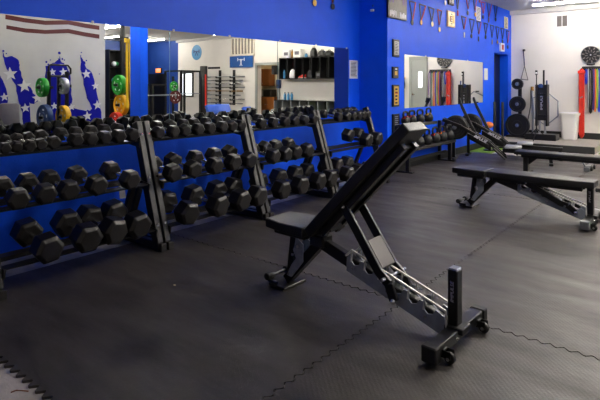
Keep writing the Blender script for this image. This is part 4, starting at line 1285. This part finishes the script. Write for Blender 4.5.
sg = thing('wall_sign', ((a_.x + c_.x) / 2, WB, (a_.z + c_.z) / 2), 'narrow dark sign above the mirrored barbell rack', 'sign')
MB().box((0, -.01, 0), (abs(a_.x - c_.x), .02, .075), .003).build('panel', 'rack', sg)

# kitchen seen through the doorway
def kbox(x0, y0, x1, y1, Y, dep, name, m, label, cat):
    A, B = mir(x0, y0, Y=Y), mir(x1, y1, Y=Y)
    o = thing(name, ((A.x + B.x) / 2, Y, min(A.z, B.z)), label, cat)
    return o, abs(A.x - B.x), abs(A.z - B.z), dep
KY = WB + .75
o, wx, hz, dp = kbox(261, 69, 268.5, 86, KY, .32, 'wall_cabinet', 'wood', 'brown wooden wall cabinet in the kitchen doorway, seen in the mirror', 'cabinet')
MB().box((0, dp / 2, hz / 2), (wx, dp, hz), .004).build('body', 'wood', o); dd = MB().box((0, -.008, hz / 2), (wx * .92, .018, hz * .94), .006).build('door', 'wood', o); MB().sphere((wx * .3, -.03, hz * .15), .015, 10).build('knob', 'steel', dd)
o, wx, hz, dp = kbox(259, 97, 274, 122, KY - .2, .5, 'base_cabinet', 'wood', 'brown wooden base cabinet under the microwave, seen in the mirror', 'cabinet')
o.location.z = 0; hz = mir(266, 97, Y=KY - .2).z
MB().box((0, dp / 2, hz / 2), (wx, dp, hz), .004).build('body', 'wood', o)
for s in (-1, 1):
    dd = MB().box((s * wx * .25, -.008, hz * .5), (wx * .46, .018, hz * .86), .006).build('door', 'wood', o); MB().sphere((s * wx * .06, -.03, hz * .7), .015, 10).build('knob', 'steel', dd)
ctop = hz
o, wx, hz, dp = kbox(261, 88, 270, 95.5, KY - .1, .35, 'microwave', 'black', 'black microwave on the base cabinet in the kitchen doorway', 'microwave')
o.location.z = ctop + .002
MB().box((0, dp / 2, hz / 2), (wx, dp, hz), .01).build('body', 'black', o); MB().box((-wx * .1, -.004, hz / 2), (wx * .6, .01, hz * .7), .003).build('window', 'rack', o); MB().box((wx * .37, -.004, hz / 2), (wx * .18, .01, hz * .8), .003).build('keypad', 'silverplate', o)
# dim kitchen ceiling lamp
kl = thing('kitchen_light', ((k0 + k1) / 2 + .3, WB + .55, 2.6), 'ceiling lamp inside the kitchen behind the doorway', 'ceiling light')
MB().lathe([(.14, .06), (.15, 0), (.10, -.05), (.02, -.06)], (0, 0, 0), 'z', 24).build('shade', mat('kitchen_lamp', (1, .86, .62), .4, emit=9), kl); MB().cyl((0, 0, .06), (0, 0, ZC - 2.6), .05, 16).build('stem', 'white', kl)

# speaker + cubbies
p = mir(274, 70, Y=WB - .15)
sp = thing('wall_speaker', (p.x, WB, p.z), 'black wall speaker left of the mirrored cubbies', 'speaker')
MB().box((0, -.12, 0), (.16, .18, .30), .01).build('cabinet', 'black', sp); MB().cyl((0, -.21, -.05), (0, -.222, -.05), .055, 20).build('cone', 'rack', sp); MB().box((0, -.02, 0), (.05, .06, .08)).build('bracket', 'black', sp)


def cubby(x0, x1, zb_, zt2_, n, dep, label, m='black'):
    o = thing('cubby_shelf', ((x0 + x1) / 2, WB, zb_), label, 'shelf')
    L = x1 - x0; h = zt2_ - zb_
    MB().box((0, -.012, h / 2), (L, .02, h)).build('back_panel', m, o)
    for z in (.0125, h - .0125): MB().box((0, -dep / 2, z), (L, dep, .025), .003).build('shelf_board', m, o)
    for k in range(n + 1): MB().box((-L / 2 + .0125 + (L - .025) * k / n, -dep / 2, h / 2), (.025, dep - .004, h - .05), .002).build('divider', m, o)
    return o, L, h


cx0, cx1 = mir(338, 60, Y=WB - .3).x, mir(279, 60, Y=WB - .3).x
uz0, uz1 = mir(305, 79, Y=WB - .3).z, mir(305, 57, Y=WB - .3).z
uo, uL, uh = cubby(cx0, cx1, uz0, uz1, 7, .32, 'black cubby shelf with seven compartments high on the back wall, seen in the mirror')
lz1 = mir(305, 100.5, Y=WB - .35).z
lo, lL, lh = cubby(cx0, mir(275, 100, Y=WB - .3).x, .0, lz1, 7, .38, 'black lower cubby bench with grey dividers under the wall cubbies, seen in the mirror')
for c in kids(lo):
    if c.name.startswith('divider'): c.data.materials.clear(); c.data.materials.append(M['silverplate'])


def item(px, zbase, Y, build, name, label, cat, group=None):
    x = mir(px, 80, Y=Y).x
    o = thing(name, (x, Y, zbase), label, cat, group); build(o); return o


def bottle(m, h=.24, r=.036):
    def f(o):
        MB().lathe([(r * .9, 0), (r, .01), (r, h * .68), (r * .45, h * .82), (r * .45, h * .9)], (0, 0, 0), 'z', 18).build('body', m, o)
        MB().cyl((0, 0, h * .9), (0, 0, h), r * .55, 14).build('cap', 'black', o)
    return f


def shoe(m):
    def f(o):
        b = MB(); bm = b.bm; rings = []
        for x, w_, h_ in ((-.14, .05, .09), (-.10, .075, .11), (-.03, .075, .10), (.04, .085, .065), (.10, .08, .05), (.14, .05, .035)):
            rings.append([bm.verts.new((x, y * w_ / 2, .02 + z * h_)) for y, z in ((-1, 0), (-1, .6), (-.5, 1), (.5, 1), (1, .6), (1, 0))])
        for A, B in zip(rings, rings[1:]):
            for k in range(6): bm.faces.new((A[k], A[(k + 1) % 6], B[(k + 1) % 6], B[k]))
        bm.faces.new(rings[0][::-1]); bm.faces.new(rings[-1])
        b.build('upper', m, o)
        MB().box((0, 0, .012), (.29, .085, .024), .008).build('sole', 'white', o)
    return f


def carton(m, w_, d_, h_):
    def f(o):
        MB().box((0, 0, h_ / 2), (w_, d_, h_), .004).build('box', m, o); MB().box((0, -d_ / 2 - .001, h_ * .5), (w_ * .6, .003, h_ * .4)).build('label_panel', 'ink', o)
    return f


def bagm(m, w_, h_):
    def f(o):
        MB().lathe([(w_ * .40, 0), (w_ * .5, h_ * .1), (w_ * .46, h_ * .55), (w_ * .30, h_ * .85), (w_ * .12, h_ * .97)], (0, 0, 0), 'z', 8).build('sack', m, o)
        MB().tube([(-.05, 0, h_ * .9), (-.03, 0, h_ * 1.1), (.03, 0, h_ * 1.1), (.05, 0, h_ * .9)], .008, 6).build('strap', 'rubber', o)
    return f


zin = uz0 + .026; ztop = uz1 + .001; YI = WB - .17
item(281, zin, YI, bottle('red'), 'bottle', 'red bottle in the mirrored cubby nearest the doorway', 'bottle')
item(284, zin, YI, bottle('sky_blue', .30), 'bottle', 'tall light blue bottle beside the red one in the mirrored cubby', 'bottle')
item(292.5, zin, YI - .05, bagm('paper', .22, .30), 'bag', 'white and pink bag in the second mirrored cubby', 'bag')
item(302, zin, YI - .05, shoe('red'), 'shoe', 'red shoe in the third mirrored cubby', 'shoe')
item(310, zin, YI, bagm('rack', .24, .26), 'bag', 'charcoal bag in the fourth mirrored cubby', 'bag')
item(320, zin, YI, carton('rack', .22, .2, .2), 'box', 'dark box in the sixth mirrored cubby', 'box')
item(287, ztop, YI, carton('paper', .28, .14, .26), 'box', 'white box on top of the mirrored cubbies, left one', 'box')
item(292, ztop, YI - .04, bottle('bronze', .26, .04), 'bottle', 'amber bottle standing before the white boxes on the mirrored cubbies', 'bottle')
item(298, ztop, YI, carton('white', .30, .16, .28), 'box', 'white box on top of the mirrored cubbies, right one', 'box')
item(306, ztop, YI, bottle('sky_blue', .12, .05), 'bottle', 'small blue jar on top of the mirrored cubbies', 'jar')
item(313.5, ztop, YI, bagm('black', .24, .30), 'bag', 'black bag standing on top of the mirrored cubbies', 'bag')
item(322, ztop, YI, bagm('rack', .30, .20), 'bag', 'grey bag on top of the mirrored cubbies', 'bag')
item(329, ztop, YI, bagm('black', .34, .18), 'bag', 'dark bag at the right end on top of the mirrored cubbies', 'bag')
for k, px in enumerate((284.5, 288, 291.5)):
    item(px, lz1 + .001, WB - .2, bottle('sky_blue', .24, .042), 'bottle', 'blue spray bottle, %s of three on the mirrored cubby bench' % ('left', 'middle', 'right')[k], 'bottle', 'bottles on the cubby bench')
p = mir(279.5, 84, Y=WB)
o = thing('wall_dispenser', (p.x, WB, p.z), 'small dark wall dispenser under the mirrored cubbies', 'dispenser')
MB().box((0, -.06, 0), (.13, .12, .28), .01).build('housing', 'navyplate', o); MB().box((0, -.125, -.05), (.08, .01, .06)).build('opening', 'rubber', o)

# blue padded blocks in the middle of the room
def bluepad(px0, px1, py0, py1, X, label):
    A, B = mir(px0, py1, X=X), mir(px1, py0, X=X)
    L = B.y - A.y; h = B.z; zb_ = A.z
    o = thing('padded_bench', (X, (A.y + B.y) / 2, 0), label, 'bench')
    MB().box((.06, 0, (h + zb_) / 2), (.09, L, (h - zb_) * 1.15), .02, Matrix.Rotation(R(28), 3, 'Y'), seg=2).build('pad', 'bluevinyl', o)
    for s in (-1, 1): MB().bar((.12, s * L * .35, .02), (.08, s * L * .35, zb_ + .08), .05, .05, .004, up=(0, 1, 0)).build('leg', 'black', o)
    MB().box((.12, 0, .03), (.5, L * .8, .05), .005).build('base', 'black', o)
gp = thing('padded_seat', (-.12, 3.28, 0), 'grey padded upright seat, its rounded back showing at the left edge of the mirror', 'bench')
a_ = MB().prism([(-.13, .48), (.13, .48), (.155, .66), (.135, 1.00), (.10, 1.03), (-.10, 1.03), (-.135, 1.00), (-.155, .66)], 'x', -.035, .035, .015)
a_.build('backrest', 'greyvinyl', gp); MB().box((.22, 0, .44), (.40, .30, .07), .02, seg=2).build('seat', 'vinyl', gp)
MB().box((.18, 0, .22), (.07, .07, .40), .004).box((.18, 0, .02), (.55, .40, .04), .006).box((.05, 0, .47), (.06, .06, .16), .004).build('base', 'black', gp)
bluepad(208.5, 231, 104.5, 115, .55, 'blue vinyl padded bench top showing above the dumbbells in the mirror')
bluepad(244.5, 252.5, 107, 114, .75, 'smaller blue vinyl pad right of the large one in the mirror')

# power rack and plates by the bright window
RXX = 6.2
def rack_frame(px0, px1, py0, X, label):
    A, B = mir(px0, py0, X=X), mir(px1, py0, X=X)
    o = thing('power_rack', (X, (A.y + B.y) / 2, 0), label, 'power rack', 'power racks seen in the mirror')
    L = B.y - A.y; h = A.z
    for sx in (0, .9):
        for s in (-1, 1): MB().box((sx, s * L / 2, h / 2), (.07, .07, h), .005).build('upright', 'black', o)
    for s in (-1, 1): MB().box((.45, s * L / 2, h - .03), (.9, .06, .06), .004).build('top_beam', 'black', o); MB().box((.45, s * L / 2, .03), (1.1, .07, .06), .004).build('base_beam', 'black', o)
    MB().box((.0, 0, h - .03), (.06, L, .06), .004).build('cross_beam', 'black', o)
    MB().cyl((-.05, -L * .5 - .4, 1.0), (-.05, L * .5 + .4, 1.0), .016, 10).build('loaded_bar', 'steel', o)
    return o
rack_frame(181, 200, 70, 6.0, 'black power rack before the bright window, seen in the mirror')
rack_frame(152, 165, 84, 4.6, 'black squat rack before the dark doorway, seen in the mirror')
plate(mir(175, 97, X=5.6), .225, 'darkred', 'x', 'dull red plate left of the bright window, seen in the mirror', grp, .07)
plate(mir(173.5, 86.5, X=5.6), .17, 'green', 'x', 'small green plate above the dull red one, seen in the mirror', grp, .06)
c = mir(175, 97, X=5.6)
hd_ = thing('plate_holder', (c.x + .06, c.y, 0), 'black post holding a red and a green plate, seen in the mirror', 'plate stand')
MB().box((.06, 0, .8), (.06, .06, 1.6), .004).build('upright', 'black', hd_); MB().box((.06, 0, .02), (.5, .5, .04), .004).build('base', 'black', hd_)
for x, y in ((175, 97), (173.5, 86.5)):
    q = mir(x, y, X=5.6); MB().cyl((.04, q.y - c.y, q.z), (-.14, q.y - c.y, q.z), .022, 10).build('peg', 'black', hd_)

# hanging gear + exit sign by door_2 (far mirror)
gh = thing('gear_hook', (-.86, WB, 1.35), 'dark gear hanging on hooks beside the grey door, seen in the far mirror', 'gear')
MB().box((0, -.02, .15), (.14, .03, .05), .004).build('hook_board', 'oak', gh)
MB().sphere((0, -.09, -.05), .13, 14, (.7, .5, 1.4)).build('bag', 'rubber', gh); MB().sphere((.03, -.07, -.38), .10, 12, (.7, .5, 1.2)).build('pouch', 'rack', gh)
ex = thing('exit_sign', (-1.02, WB, 2.22), 'small red lit sign above the grey door, seen in the far mirror', 'sign')
MB().box((0, -.03, 0), (.20, .06, .12), .005).build('housing', 'black', ex); MB().box((0, -.062, 0), (.10, .006, .10)).build('face', 'exit', ex)
# small debris on the mat
tag(MB().box(on(174.5, 285, Z=.003), (.016, .010, .004), .001).build('paper_scrap', 'cream'), 'tiny pale scrap lying on the dark mat before the second rack', 'scrap')
p = on(18, 393, Z=-.012)
tag(MB().tube([p + Vector((-.02, -.02, .005)), p + Vector((-.018, .0, .005)), p + Vector((.0, .012, .005)), p + Vector((.03, .03, .005))], .0025, 6).build('twig', 'wood'), 'tiny dark twig on the concrete at the lower left', 'twig')

# ---------------------------------------------------------------- lighting
wd = bpy.data.worlds.new('world'); S.world = wd; wd.use_nodes = True
wd.node_tree.nodes['Background'].inputs['Color'].default_value = (.6, .65, .7, 1)
wd.node_tree.nodes['Background'].inputs['Strength'].default_value = .2

S.cycles.caustics_reflective = False
S.view_settings.view_transform = 'Standard'; S.view_settings.look = 'None'
S.view_settings.gamma = 1; S.view_settings.use_curve_mapping = False
S.view_settings.exposure = 1.13
